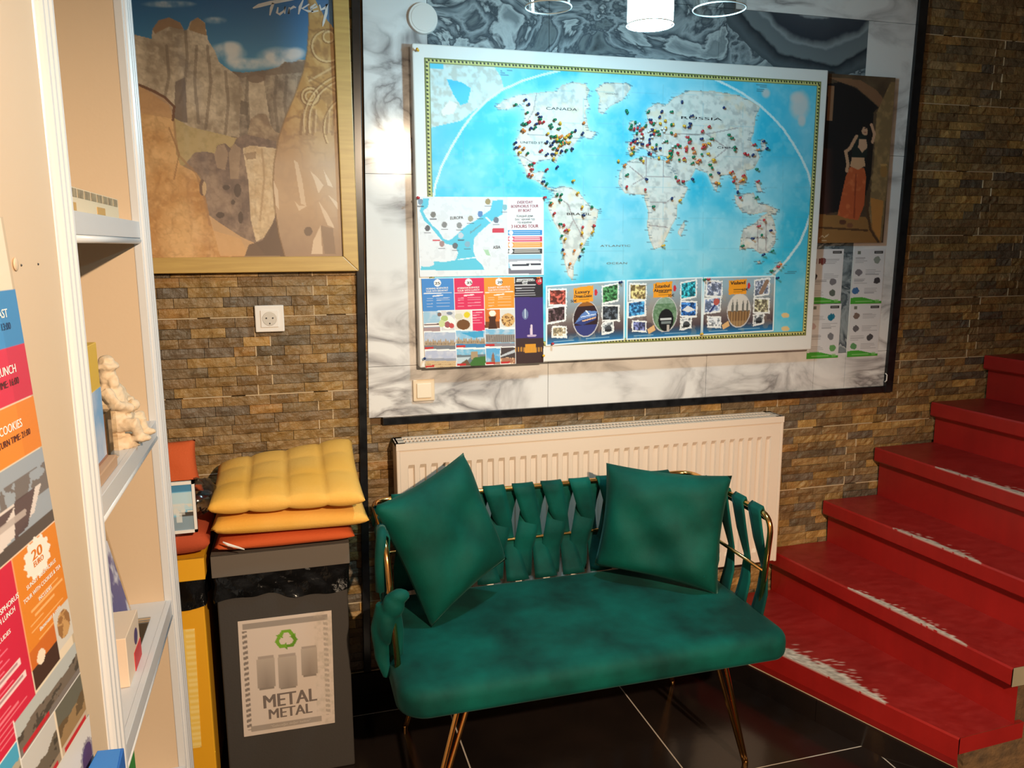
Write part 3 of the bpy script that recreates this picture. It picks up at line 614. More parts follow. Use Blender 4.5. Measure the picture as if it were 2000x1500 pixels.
# brush-written word
def ribbon(pts, wds, name, mat, parent, y=2.5325, inv=None):
    mb = MB(); Q = [aty(a, b, y) for a, b in pts]
    for i, p in enumerate(Q):
        a = Q[max(i-1, 0)]; b = Q[min(i+1, len(Q)-1)]; t = (b-a).normalized(); nn = Vector((-t.z, 0, t.x)); w2 = wds[i]*.00082
        mb.v += [tuple(p+nn*w2), tuple(p-nn*w2)]
    for i in range(len(Q)-1): mb.f.append((2*i, 2*i+1, 2*i+3, 2*i+2))
    return mb
wm = MB()
for pts, wd in (([(494, 16), (506, 11), (530, 5), (560, 0), (588, -4)], [2, 6, 6, 5, 2]), ([(534, 6), (530, 16), (527, 30)], [4, 5, 2]), ([(543, 14), (541, 25), (546, 28), (554, 22), (557, 13), (556, 27)], [2, 4, 4, 3, 3, 2]), ([(565, 14), (564, 27), (566, 18), (574, 13), (578, 15)], [2, 4, 3, 4, 2]),
                ([(592, 0), (586, 14), (583, 28)], [2, 5, 2]), ([(604, 8), (590, 17), (602, 22), (612, 22)], [2, 4, 4, 2]), ([(608, 18), (619, 13), (616, 8), (607, 15), (610, 23), (622, 21)], [2, 3, 3, 4, 4, 2]), ([(624, 9), (627, 19), (634, 16), (639, 8), (637, 26), (632, 44), (630, 52)], [2, 4, 4, 4, 5, 4, 1])):
    r_ = ribbon(pts, wd, 'w', None, None); wm.add(r_.v, r_.f)
TF.part(wm, 'brush_lettering', INKW, recalc=False, solid=.0006)
TF.part(MB().box(px0, px1, 2.5270, 2.5280, pz0, pz1), 'glass_pane', pane_mat('picture_glass', (.97, .97, .97), 1.35, .06))
# ================================================================== WORLD MAP BOARD
BY = 2.503                                # front of the board
q = [aty(800, 85, BY), aty(1620, 135, BY), aty(1585, 680, BY), aty(825, 722, BY)]
mx0, mx1 = (q[0].x+q[3].x)/2, (q[1].x+q[2].x)/2; mz0, mz1 = (q[2].z+q[3].z)/2, (q[0].z+q[1].z)/2
BOARD = M('board_white', L3(228, 226, 222), .5)
bd = thing('world_map_board', 'large white framed world map stuck full of push pins', 'map', ((mx0+mx1)/2, 2.54, mz0)); TM = T(bd)
TM.part(MB().box(mx0, mx1, BY+.002, 2.547, mz0, mz1), 'board', BOARD, bevel=.004)
k_ = .0385
ix0, ix1, iz0, iz1 = mx0+k_*.95, mx1-k_*.75, mz0+.055, mz1-.040
P = Print((ix0, BY+.0005, iz1), (ix1, BY+.0005, iz1), (ix1, BY+.0005, iz0), (ix0, BY+.0005, iz0), 470, 310, (96, 200, 226))
N1, N2, N3 = P.noise(7, 3, 5), P.noise(40, 8, 4), P.noise(90, 17, 3)
P.put(np.clip((N1-.42)*4, 0, 1), (150, 218, 234), .75); P.put(np.clip((.5-N1)*5, 0, 1), (40, 186, 222), .8); P.put(np.clip((N2-.5)*3, 0, .5), (176, 226, 238), .6)
oval = [(845, 400), (850, 362), (862, 326), (880, 290), (904, 250), (925, 222), (952, 196), (980, 176), (1020, 158), (1060, 146), (1100, 136), (1240, 140), (1390, 152), (1420, 166), (1450, 182), (1484, 206), (1510, 230), (1530, 252), (1550, 282), (1565, 308), (1578, 336), (1586, 368), (1588, 395), (1583, 418), (1574, 446), (1562, 474), (1540, 504), (1514, 534), (1470, 570), (1400, 620), (1000, 640), (880, 560)]
inov = P.inpoly(oval); P.put(~inov, (120, 196, 222), .35)
LAND = {'North America': [(973, 214), (968, 208), (984, 196), (1010, 186), (1048, 181), (1085, 178), (1098, 166), (1120, 160), (1143, 164), (1152, 176), (1146, 190), (1152, 208), (1143, 216), (1147, 238), (1150, 254), (1165, 259), (1154, 272), (1134, 266), (1126, 276), (1116, 290), (1097, 298), (1090, 308), (1085, 320), (1080, 311), (1052, 314), (1042, 322), (1042, 338), (1058, 334), (1063, 337), (1058, 350), (1070, 366), (1082, 369), (1078, 374), (1064, 366), (1046, 352), (1030, 347), (1026, 332), (1016, 312), (1008, 300), (1004, 282), (1016, 259), (1024, 236), (1024, 214), (1016, 204), (992, 214)],
 'South America': [(1080, 371), (1094, 364), (1114, 365), (1132, 377), (1150, 400), (1169, 410), (1167, 424), (1160, 451), (1146, 468), (1138, 485), (1130, 502), (1120, 519), (1121, 534), (1118, 548), (1109, 537), (1101, 506), (1097, 460), (1083, 437), (1071, 407), (1072, 394), (1083, 381)],
 'Greenland': [(1162, 175), (1180, 162), (1224, 162), (1233, 171), (1217, 195), (1192, 208), (1176, 224), (1168, 218), (1171, 189)],
 'Eurasia': [(1227, 277), (1238, 276), (1237, 265), (1250, 254), (1257, 246), (1266, 236), (1262, 222), (1264, 212), (1284, 201), (1300, 206), (1317, 190), (1346, 177), (1394, 178), (1440, 186), (1463, 195), (1485, 209), (1476, 227), (1472, 260), (1465, 275), (1478, 290), (1484, 307), (1473, 329), (1456, 334), (1460, 350), (1452, 362), (1445, 360), (1441, 380), (1434, 354), (1427, 341), (1408, 343), (1399, 375), (1389, 358), (1381, 338), (1358, 330), (1348, 352), (1331, 359), (1316, 336), (1310, 318), (1307, 309), (1290, 304), (1284, 306), (1276, 296), (1272, 305), (1262, 292), (1252, 288), (1242, 296), (1230, 302), (1226, 292)],
 'Africa': [(1226, 315), (1257, 305), (1288, 311), (1310, 315), (1316, 336), (1327, 357), (1344, 366), (1336, 385), (1322, 402), (1322, 423), (1312, 441), (1302, 462), (1294, 482), (1277, 487), (1268, 465), (1264, 441), (1266, 412), (1260, 394), (1258, 381), (1239, 380), (1221, 378), (1208, 360), (1210, 336), (1222, 322)],
 'Madagascar': [(1336, 431), (1338, 441), (1329, 462), (1323, 454)], 'Britain': [(1226, 252), (1230, 240), (1238, 234), (1243, 250), (1236, 258)], 'Japan': [(1486, 274), (1492, 272), (1498, 290), (1488, 296)],
 'Australia': [(1448, 461), (1453, 446), (1472, 438), (1488, 422), (1503, 414), (1511, 429), (1516, 453), (1514, 475), (1501, 493), (1485, 496), (1472, 486), (1460, 485), (1444, 488)],
 'Indonesia': [(1434, 381), (1444, 384), (1456, 378), (1472, 377), (1480, 396), (1495, 399), (1519, 409), (1514, 421), (1494, 414), (1472, 419), (1450, 415), (1437, 397)], 'Philippines': [(1474, 352), (1482, 356), (1490, 376), (1480, 374)],
 'New Zealand': [(1524, 510), (1530, 518), (1512, 530), (1502, 534)], 'Tasmania': [(1478, 510), (1486, 510), (1482, 518)]}
land = np.zeros(P.X.shape, bool)
for kx, pl in LAND.items(): land |= P.inpoly(pl)
halo = np.zeros(P.X.shape)
lf = land.astype(float)
for sft in (2, 4, 7):
    for dx, dy in ((1, 0), (-1, 0), (0, 1), (0, -1), (1, 1), (-1, -1), (1, -1), (-1, 1)): halo += np.roll(np.roll(lf, dy*sft, 0), dx*sft, 1)
P.put(np.clip(halo/14, 0, 1)*~land, (178, 230, 240), .8)
P.put(land, (226, 224, 216)); P.put(land*np.clip((N3-.5)*5, 0, 1), (168, 168, 164), .55); P.put(land*np.clip((N2-.54)*6, 0, 1), (232, 212, 184), .6); P.put(land*np.clip((.42-N2)*5, 0, 1), (204, 214, 206), .5)
edge = lf-np.minimum.reduce([np.roll(lf, 1, 0), np.roll(lf, -1, 0), np.roll(lf, 1, 1), np.roll(lf, -1, 1)]); P.put(edge > 0, (196, 178, 150), .6)
# coast name strokes, country lines
rs = np.random.RandomState(3)
for pl in LAND.values():
    for i in range(len(pl)):
        for t in np.arange(0, 1, .22):
            x = pl[i][0]*(1-t)+pl[(i+1) % len(pl)][0]*t; y = pl[i][1]*(1-t)+pl[(i+1) % len(pl)][1]*t
            if rs.rand() < .45: ln = rs.uniform(3, 9)*rs.choice((-1, 1)); P.line([(x, y), (x+ln, y-.08*ln)], .75, (70, 90, 104), .55)
for a in ([(1030, 262), (1128, 270)], [(1040, 318), (1022, 306), (1010, 304)], [(1048, 182), (1042, 216), (1030, 236)], [(1230, 325), (1262, 352)], [(1262, 306), (1262, 345), (1296, 345)], [(1296, 312), (1296, 345), (1310, 345)], [(1262, 345), (1236, 360)], [(1270, 395), (1300, 396), (1318, 384)], [(1268, 440), (1304, 444)], [(1300, 262), (1380, 262), (1440, 250)], [(1380, 262), (1420, 290), (1384, 318)], [(1090, 384), (1110, 400), (1120, 430), (1106, 456)], [(1120, 430), (1140, 466)], [(1480, 430), (1480, 488)], [(1496, 424), (1496, 490)]): P.line(a, 1., (150, 130, 128), .7)
for kx in range(9): P.put(inov & (abs(P.X-(905+kx*78)-(P.Y-330)*.0*kx) < .55), (110, 170, 190), .25)
for ky in range(7): P.put(inov & (abs(P.Y-(180+ky*62)+(P.X-1200)*.01*(ky-3)) < .55), (110, 170, 190), .22)
# corner inset maps
wl = (~inov) & P.inpoly([(832, 122), (960, 122), (978, 150), (986, 178), (960, 196), (934, 210), (900, 236), (838, 250)]); P.put(wl, (206, 222, 220)); P.put(wl*np.clip((N3-.45)*5, 0, 1), (176, 176, 164), .6)
P.put((~inov) & P.inpoly([(834, 118), (866, 118), (866, 134), (834, 134)]), (90, 196, 224)); P.put((~inov) & P.inpoly([(872, 154), (900, 160), (920, 172), (914, 200), (900, 206), (886, 186)]), (70, 190, 224)); P.put((~inov) & P.inpoly([(862, 216), (878, 196), (894, 204), (886, 222), (864, 226)]), (232, 226, 216))
for cx, cy, rx, ry in ((1562, 205, 20, 28), (1556, 190, 14, 12), (1496, 182, 9, 10), (1566, 236, 8, 12)): d = ((P.X-cx)/rx)**2+((P.Y-cy)/ry)**2; P.put((~inov)*np.clip(1.6-d-N2*.6, 0, 1), (208, 206, 204), .9)
for (a, b) in zip(oval[:-3], oval[1:-2]):
    P.line([a, b], 2.2, (226, 240, 240), .9)
for cx, cy in ((1534, 616), (1534, 642)): P.ell(cx, cy, 8, 5, (226, 196, 140), 1, False)
for cx, cy, n in ((990, 138, 3), (1490, 166, 4), (1545, 530, 2)):
    for i in range(n): P.line([(cx-12, cy+i*4), (cx+10-i*3, cy+i*4.2)], .7, (60, 100, 120), .7)
# decorative border: pale green band with dark studs
bw = .0165; ux = (ix1-ix0); uz = (iz1-iz0); dX = np.minimum(P.U, 1-P.U)*ux; dZ = np.minimum(P.V, 1-P.V)*uz; dm = np.minimum(dX, dZ)
P.put(dm < bw, (206, 202, 128)); P.put(dm < .003, (120, 126, 70)); P.put((dm > bw-.003) & (dm < bw), (120, 126, 70))
s_ = np.where(dX < dZ, P.V*uz, P.U*ux); P.put((dm > .0052) & (dm < .0112) & ((s_ % .0115) < .0058), (26, 28, 30))
mo = P.build('map_print', PRINT_GLOSS, bd, inv=bd.location)
iv = bd.location
for t_, x, y, sz, wd in (('CANADA', 1066, 214, .012, .105), ('UNITED STATES', 1016, 280, .010, .11), ('RUSSIA', 1328, 232, .012, .155), ('BRAZIL', 1106, 420, .011, .085), ('AUSTRALIA', 1456, 466, .009, .09), ('GREENLAND', 1182, 184, .007, .045), ('KAZAKHSTAN', 1340, 264, .007, .05), ('CHINA', 1400, 290, .010, .08), ('ALGERIA', 1233, 318, .007, .035), ('ATLANTIC', 1172, 482, .009, .11), ('OCEAN', 1184, 516, .009, .075)):
    text_mesh(t_, 'place_name', INKG if sz < .01 else INK, bd, aty(x, y, BY), XW, ZW, sz, width=wd, inv=iv)
# ---- push pins: every pin its own thing
PINC = {'green': (18, 122, 84), 'blue': (30, 52, 104), 'yellow': (232, 178, 52), 'red': (196, 52, 60), 'orange': (226, 128, 60), 'white': (236, 234, 228)}
PINM = {}
for nm, c in PINC.items():
    mb = MB(); prof_ = [(.0006, 0), (.0006, -.006), (.0036, -.0065), (.0042, -.0085), (.0026, -.0095), (.0026, -.0135), (.0045, -.0155), (.0042, -.0175), (0, -.018)]; n = 8
    for r_, y in prof_: mb.v += [(r_*math.cos(2*math.pi*k/n), y, r_*math.sin(2*math.pi*k/n)) for k in range(n)]
    for j in range(len(prof_)-1): mb.f += [(j*n+i, j*n+(i+1) % n, (j+1)*n+(i+1) % n, (j+1)*n+i) for i in range(n)]
    me = mb.mesh('push_pin'); bm = bmesh.new(); bm.from_mesh(me); bmesh.ops.recalc_face_normals(bm, faces=bm.faces); bm.to_mesh(me); bm.free()
    me.polygons.foreach_set('use_smooth', [True]*len(me.polygons)); me.materials.append(M('pin_'+nm, L3(*c), .25)); PINM[nm] = me
G, Bl, Ye, Re, Or, Wh = 'green', 'blue', 'yellow', 'red', 'orange', 'white'
CEN = {'North America': (1066, 268, 18, 18), 'South America': (1116, 440, 12, 26), 'Africa': (1266, 360, 22, 26), 'Asia': (1396, 290, 30, 24), 'Europe': (1268, 256, 15, 13), 'Australia': (1484, 468, 14, 16)}
def pin(x, y, c, where, rr=R_):
    p = aty(x, y, BY); o = link('push_pin', PINM[c], None); o.location = p; o.rotation_euler = (rr.uniform(-.5, .35), 0, rr.uniform(-.6, .6))
    if where in CEN:
        cx, cy, rx, ry = CEN[where]; ns = 'northern' if y < cy-ry else ('southern' if y > cy+ry else ''); ew = 'western' if x < cx-rx else ('eastern' if x > cx+rx else '')
        sub = {('northern', 'western'): 'north-western', ('northern', 'eastern'): 'north-eastern', ('southern', 'western'): 'south-western', ('southern', 'eastern'): 'south-eastern'}.get((ns, ew), ns or ew or 'central')
        where = sub+' '+where; tag(o, '%s push pin stuck in %s on the world map' % (c, where), 'push pin', '%s pins in %s' % (c, where))
    else: tag(o, '%s push pin at %s' % (c, where), 'push pin')
EXP = {'North America': [(1027, 194, Bl), (1010, 204, G), (1034, 206, Bl), (1031, 220, G), (1052, 223, Bl), (1050, 228, Bl), (1051, 233, G), (1080, 234, G), (1028, 239, Re), (1036, 239, Re), (1046, 242, Bl), (1055, 243, Re), (1061, 239, Re), (1024, 246, G), (1029, 244, G), (1036, 249, Bl), (1041, 254, G), (1070, 247, G), (1073, 250, G), (1086, 252, G), (1096, 245, Ye), (1019, 256, Or), (1026, 255, Or), (1071, 260, Ye), (1074, 265, G), (1117, 258, G), (1124, 258, Bl), (1142, 241, Or), (1135, 265, Bl), (1098, 264, Or), (1104, 267, Ye), (1080, 268, G), (1089, 269, Ye), (1099, 268, Ye), (1111, 271, G), (1086, 274, Ye), (1094, 274, G), (1091, 277, G), (1068, 281, Bl), (1080, 280, Bl), (1101, 280, G), (1107, 280, Ye), (1072, 286, Bl), (1077, 292, G), (1092, 288, Ye), (1096, 286, Or), (1091, 295, Bl), (1096, 293, Bl), (1115, 289, Bl), (1006, 279, Bl), (1010, 287, Bl), (1012, 296, Ye), (1016, 286, Or), (1023, 293, Or), (1031, 298, G), (1052, 297, Re), (1075, 300, Bl), (1082, 300, Ye), (1064, 305, Bl), (1081, 315, Ye), (1031, 322, G), (1040, 318, Re), (1034, 330, Re), (1064, 334, Re), (1085, 330, Bl), (1033, 345, Re), (1039, 342, Or), (1056, 355, Bl), (1066, 363, G)],
 'South America': [(1116, 354, Ye), (1125, 380, Ye), (1094, 383, G), (1089, 384, G), (1090, 389, G), (1078, 396, G), (1074, 402, Or), (1136, 408, Ye), (1158, 406, G), (1136, 419, Bl), (1090, 437, G), (1080, 420, Re), (1103, 442, Re), (1139, 442, Re), (1158, 439, Re), (1111, 448, Ye), (1100, 452, Re), (1099, 461, G), (1102, 470, Ye), (1138, 458, Ye), (1154, 457, Ye), (1135, 477, Ye), (1101, 489, Bl), (1123, 489, Or), (1135, 489, G), (1132, 500, Bl), (1103, 496, Or), (1113, 514, Or)],
 'Africa': [(1248, 310, G), (1288, 311, Ye), (1256, 317, Ye), (1300, 317, Or), (1220, 344, G), (1260, 348, Bl), (1223, 367, Re), (1260, 369, Re), (1320, 349, G), (1321, 355, Re), (1331, 354, Re), (1312, 391, Bl), (1325, 393, Ye), (1273, 403, G), (1290, 481, Ye), (1209, 318, Ye), (1216, 325, Or), (1233, 301, G), (1230, 303, Ye), (1266, 303, Bl)],
 'Asia': [(1332, 203, Bl), (1413, 211, Bl), (1346, 228, Bl), (1344, 240, Bl), (1342, 250, Bl), (1382, 249, Re), (1369, 259, Re), (1337, 267, Re), (1342, 276, G), (1366, 272, Bl), (1384, 272, G), (1375, 281, Or), (1380, 279, Ye), (1374, 285, Or), (1420, 263, G), (1424, 271, G), (1433, 288, G), (1434, 293, G), (1454, 303, Re), (1451, 300, Re), (1468, 306, Bl), (1467, 285, Re), (1475, 294, Or), (1488, 277, Bl), (1495, 292, Bl), (1351, 292, Re), (1371, 301, G), (1351, 307, G), (1333, 312, Re), (1361, 314, Re), (1347, 322, G), (1382, 321, G), (1390, 312, Ye), (1391, 318, Ye), (1391, 329, G), (1400, 336, Bl), (1385, 341, G), (1396, 358, Or), (1400, 357, Ye), (1474, 330, G), (1476, 356, Re), (1440, 379, Bl), (1443, 386, Re), (1473, 389, G), (1350, 348, Bl), (1324, 288, G), (1335, 290, Or), (1308, 300, G), (1307, 305, G), (1311, 303, G), (1309, 309, G)],
 'Australia': [(1491, 430, Re), (1477, 443, Re), (1502, 451, Bl), (1465, 465, Bl), (1488, 461, G), (1446, 481, G), (1503, 493, G), (1487, 500, Bl), (1516, 520, Re), (1523, 517, Or), (1502, 529, G)]}
EU = [(1222, 215, G), (1225, 218, G), (1263, 222, G), (1290, 221, Bl), (1307, 219, G), (1286, 231, Bl), (1265, 233, Bl), (1267, 238, Re), (1242, 241, G), (1231, 249, G), (1227, 253, G), (1243, 246, Wh), (1258, 250, G), (1275, 246, G), (1275, 240, Wh), (1287, 240, Ye), (1297, 236, Ye), (1239, 256, Re), (1246, 257, Re), (1252, 261, Re), (1249, 252, Or), (1313, 246, Ye), (1311, 247, G), (1333, 245, Ye), (1268, 264, Bl), (1255, 270, Ye), (1252, 268, Wh), (1268, 273, Bl), (1282, 265, G), (1309, 258, G), (1316, 267, Or), (1250, 281, Bl), (1242, 281, Wh), (1231, 282, Re), (1240, 277, Re), (1237, 289, Or), (1232, 288, Ye), (1270, 283, Bl), (1282, 281, G), (1292, 280, Wh), (1296, 277, G), (1287, 290, Bl), (1306, 292, G), (1319, 286, G), (1314, 286, Wh), (1264, 300, Re), (1293, 254, Wh), (1298, 257, Wh)]
for wh, lst in EXP.items():
    for x, y, c in lst: pin(x, y, c, wh)
for x, y, c in EU: pin(x, y, c, 'Europe')
for x0, x1, y0, y1, n, cs, wh in ((1226, 1300, 240, 296, 20, (G, Bl, Re, Ye, Wh), 'Europe'), (1300, 1390, 276, 322, 16, (Re, Or, Re, G, Ye), 'Asia'), (1076, 1112, 264, 296, 9, (Ye, G, Bl, Or), 'North America'), (1418, 1450, 335, 362, 8, (Or, Ye, Re), 'Asia')):
    for i in range(n): pin(R_.uniform(x0, x1), R_.uniform(y0, y1), R_.choice(cs), wh)
for x, y, c, wh in ((818, 101, Ye, 'the top left corner of the white border'),): pin(x, y, c, wh)
# ================================================================== LEAFLETS ON THE MAP
def leaflet(name, label, cat, px4, nx, ny, base, y=BY-.0016, group=None):
    q = [aty(a, b, y) for a, b in px4]; r = thing(name, label, cat, q[3], group); return r, Print(*q, nx, ny, base)
def lt(root, txt, x, y, px_h, mat, width_px=None, align='LEFT', bold=.02, Y=BY-.0018, slope=-.055):
    """lettering of about px_h height at a photo position on the board"""
    p = aty(x, y, Y); s = (aty(x, y-px_h, Y)-p).length/.7; xd = (aty(x+10, y+10*slope, Y)-p).normalized(); wd = (aty(x+width_px, y, Y)-p).length if width_px else None
    return text_mesh(txt, 'lettering', mat, root, p, xd, ZW, s, align, bold, wd, inv=root.location, lift=.0004)
# -- Bosphorus tour map
r, P = leaflet('tour_map_leaflet', 'leaflet with a strait map and red tour lettering on the map\'s left edge', 'leaflet', [(814, 384), (1062, 385), (1062, 537), (820, 541)], 190, 122, (224, 226, 230))
N2 = P.noise(30, 4, 3); P.put(N2 > .6, (212, 214, 218), .6)
for pl in ([(826, 388), (838, 388), (836, 404), (826, 412), (832, 424), (844, 440), (856, 450), (866, 466), (876, 470), (884, 466), (898, 452), (912, 440), (930, 430), (946, 418), (958, 410), (962, 392), (982, 390), (982, 418), (966, 428), (950, 442), (934, 456), (926, 466), (924, 490), (930, 506), (942, 518), (946, 527), (822, 528), (822, 514), (846, 512), (850, 510), (866, 512), (890, 508), (895, 494), (888, 480), (870, 476), (856, 462), (842, 444), (828, 430), (820, 412)],): P.poly(pl, (92, 192, 216))
P.ell(832, 515, 16, 6, (220, 222, 228), 1, False); P.poly([(944, 487), (954, 488), (958, 500), (950, 498)], (170, 205, 170), 1); P.line([(950, 425), (958, 433)], 1.6, (220, 236, 240)); P.line([(895, 507), (928, 503)], 1, (226, 238, 242))
for cx, cy, c in ((821, 394, (120, 140, 160)), (846, 419, (120, 116, 112)), (953, 394, (160, 140, 100)), (938, 418, (90, 130, 180)), (919, 427, (160, 150, 130)), (969, 430, (110, 116, 130)), (868, 439, (130, 128, 128)), (897, 440, (140, 140, 140)), (835, 446, (90, 90, 96)), (900, 460, (190, 200, 210)), (889, 480, (100, 104, 110)), (913, 477, (130, 170, 190)), (863, 476, (160, 130, 130)), (986, 405, (130, 180, 190))):
    P.ell(cx, cy, 5.2, 6, c, 1, False); P.line([(cx-6, cy+9), (cx+6, cy+9)], .8, (70, 70, 80), .7)
P.poly([(962, 446), (984, 446), (984, 455), (962, 455)], (206, 60, 80)); P.poly([(845, 468), (859, 468), (859, 471), (845, 471)], (200, 60, 76))
P.put(P.X > 991, (240, 240, 240)); 
for y0, y1, c in ((449.5, 459.5, (40, 142, 206)), (461.5, 471.5, (214, 52, 96)), (473.5, 483.5, (238, 152, 56)), (485.5, 495.5, (48, 46, 48))):
    P.put((P.X > 992) & (P.X < 1059) & (P.Y > y0) & (P.Y < y1), c); P.ell(998, (y0+y1)/2, 4.2, 4.6, (236, 240, 240), 1, False)
    for k in range(2): P.line([(1005, y0+3.2+k*3.6), (1054, y0+2.8+k*3.6)], .9, (240, 230, 220), .75)
P.put((P.X > 993) & (P.X < 1058) & (P.Y > 497) & (P.Y < 535), (150, 200, 222)); P.put((P.X > 993) & (P.X < 1058) & (P.Y > 506) & (P.Y < 512), (176, 176, 186)); P.put((P.X > 993) & (P.X < 1058) & (P.Y > 524) & (P.Y < 535), (120, 116, 128))
P.poly([(994, 512), (1024, 509), (1058, 510), (1057, 526), (998, 528)], (238, 238, 240)); P.poly([(1000, 516), (1034, 515), (1033, 519), (1001, 520)], (50, 54, 66)); P.poly([(1036, 515), (1056, 514), (1056, 518), (1037, 518)], (60, 60, 72))
P.build('leaflet_print', PRINT_GLOSS, r, inv=r.location)
lt(r, 'EUROPA', 879, 429, 6, INK, 25); lt(r, 'ASIA', 963, 486, 6, INK, 14); text_mesh('Bosphorus', 'lettering', INKG, r, aty(918, 457, BY-.0018), aty(942, 438, BY-.0018)-aty(918, 457, BY-.0018), ZW, .011, width=.045, inv=r.location, lift=.0004)
for tx, x, y, h_, w_, mt in (('EVERYDAY', 1010, 398, 5.6, 30, INKR), ('BOSPHORUS TOUR', 998, 406, 5.6, 53, INKR), ('BY BOAT', 1012, 414, 5.6, 25, INKR), ('Каждый день', 1009, 424, 4.4, 32, INKG), ('Босфорский тур', 1006, 430.5, 4.4, 38, INKG), ('На корабле', 1011, 436.5, 4.4, 27, INKG), ('3 HOURS TOUR', 998, 445.5, 6.4, 53, INKR)): lt(r, tx, x, y, h_, mt, w_, bold=.03, slope=-.02)
# -- price poster with four columns
def city(P, x0, x1, y0, y1, sky, sea, kind, seed):
    m_ = (P.X > x0) & (P.X < x1) & (P.Y > y0) & (P.Y < y1); t = np.clip((P.Y-y0)/(y1-y0), 0, 1); n = P.noise(24, seed, 4)
    P.put(m_, sky); P.put(m_*np.clip((n-.45)*4, 0, 1), (206, 208, 218), .7); h_ = y1-y0
    if kind == 'sea': P.put(m_ & (t > .78), sea); P.put(m_ & (t > .5+.12*np.sin(P.X*.9+seed)*np.sin(P.X*.37)) & (t < .78), (170, 150, 126)); P.put(m_ & (t > .62) & (t < .74) & (np.sin(P.X*1.7) > .3), (100, 84, 72), .7)
    if kind == 'long': P.put(m_ & (t > .6), (206, 180, 140)); P.put(m_ & (t > .66) & (np.sin(P.X*1.9) > .2) & (np.sin(P.Y*1.3) > -.2), (150, 118, 84), .8); P.put(m_ & (t > .45) & (t < .6), (120, 126, 140), .6)
    if kind == 'palace': P.put(m_ & (t > .3) & (t < .76), (150, 142, 136)); P.put(m_ & (t > .34) & (t < .74) & (np.sin(P.X*1.6) > .1), (96, 90, 88), .8); P.put(m_ & (t > .8), sea)
    if kind == 'fort': P.poly([(x0, y0+.35*h_), (x1, y0+.3*h_), (x1, y1), (x0, y1)], (106, 120, 130)); P.poly([(x0, y0+.5*h_), (x0+.5*(x1-x0), y0+.45*h_), (x0+.3*(x1-x0), y0+.8*h_), (x0, y0+.95*h_)], (186, 204, 214)); P.poly([(x0+.5*(x1-x0), y0+.15*h_), (x0+.72*(x1-x0), y0+.12*h_), (x0+.74*(x1-x0), y0+.6*h_), (x0+.5*(x1-x0), y0+.6*h_)], (168, 146, 116)); P.poly([(x0+.4*(x1-x0), y1), (x0+.6*(x1-x0), y0+.5*h_), (x1, y0+.4*h_), (x1, y1)], (60, 110, 52)); P.poly([(x0, y1), (x0+.35*(x1-x0), y0+.6*h_), (x0+.5*(x1-x0), y1)], (104, 84, 62))
    if kind == 'tower': P.poly([(x0+.35*(x1-x0), y1), (x0+.4*(x1-x0), y0+.5*h_), (x0+.5*(x1-x0), y0+.22*h_), (x0+.6*(x1-x0), y0+.5*h_), (x0+.66*(x1-x0), y1)], (140, 104, 84)); P.put(m_ & (t > .84), (170, 120, 100))
    if kind == 'night': P.put(m_, (70, 60, 62)); P.poly([(x0, y0+.5*h_), (x1, y0+.1*h_), (x1, y0+.3*h_), (x0, y0+.6*h_)], (190, 196, 204)); P.put(m_ & (t > .65), (164, 116, 92)); P.put(m_ & (t > .6) & (n > .56), (226, 190, 150))
r, P = leaflet('tour_price_poster', 'poster of four tour columns in blue, red, orange and black', 'poster', [(823, 544), (1060, 540), (1062, 708), (831, 719)], 230, 168, (240, 238, 238))
def colx(t, y): return (823+(y-544)*.0457)*(1-t)+(1060.5+(y-540)*.008)*t
def bandp(t0, t1, y0, y1): return [(colx(t0, y0), y0-4*t0), (colx(t1, y0), y0-4*t1), (colx(t1, y1), y1-9*t1+2), (colx(t0, y1), y1-9*t0+2)]
for t0, t1, c in ((0, .265, (62, 132, 200)), (.267, .512, (214, 44, 90)), (.514, .762, (236, 146, 50))): P.poly(bandp(t0, t1, 544, 606), c)
P.poly(bandp(.766, 1, 544, 720), (40, 38, 46)); P.poly(bandp(.766, 1, 584, 668), (62, 46, 116)); P.poly(bandp(.766, 1, 664, 720), (60, 42, 44))
for t in (.13, .387, .637):
    P.ell(colx(t, 555), 553-t*4, 7, 7.2, (240, 240, 238), 1, False); x = colx(t, 570)
    for yy, hw in ((574, 27), (579, 9)): P.line([(x-hw, yy-4*t), (x+hw, yy-4*t-2)], 1.3 if hw < 25 else .8, (240, 232, 230), .9)
    for yy in (584, 588, 594, 600): P.line([(x-21, yy-4*t), (x-10, yy-4*t-.5)], .6, (240, 220, 220), .6); P.line([(x-2, yy-4*t-1), (x+23, yy-4*t-2)], .6, (240, 220, 220), .6)
x = colx(.87, 560); P.ell(1053, 549, 6, 7, (206, 40, 60), 1, False)
for yy, hw in ((548, 17), (553, 6), (559, 22), (565, 20), (570, 18), (575, 20), (579, 22)): P.line([(x-hw-3, yy-2), (x+hw-6, yy-3)], 1.2 if yy < 556 else .7, (232, 228, 232), .85)
P.ell(x-4, 614, 6, 10, (120, 140, 170), .8, False); P.line([(x-4, 604), (x-4, 620)], 1., (200, 214, 224)); P.line([(x+8, 636), (x+8, 655)], 2.2, (220, 200, 214)); P.line([(x+2, 656), (x+16, 655)], 2, (190, 170, 200)); P.poly([(x-4, 672), (x+16, 671), (x+18, 688), (x-5, 689)], (216, 148, 46)); P.put((P.X > 1006) & (P.X < 1058) & (P.Y > 678) & (P.Y < 687) & (np.sin(P.X*1.1) > -.2), (206, 146, 60), .8)
def cell(t0, t1, y0, y1): return colx(t0, y0), colx(t1, y0), y0-3.5*t0, y1-4.5*t0
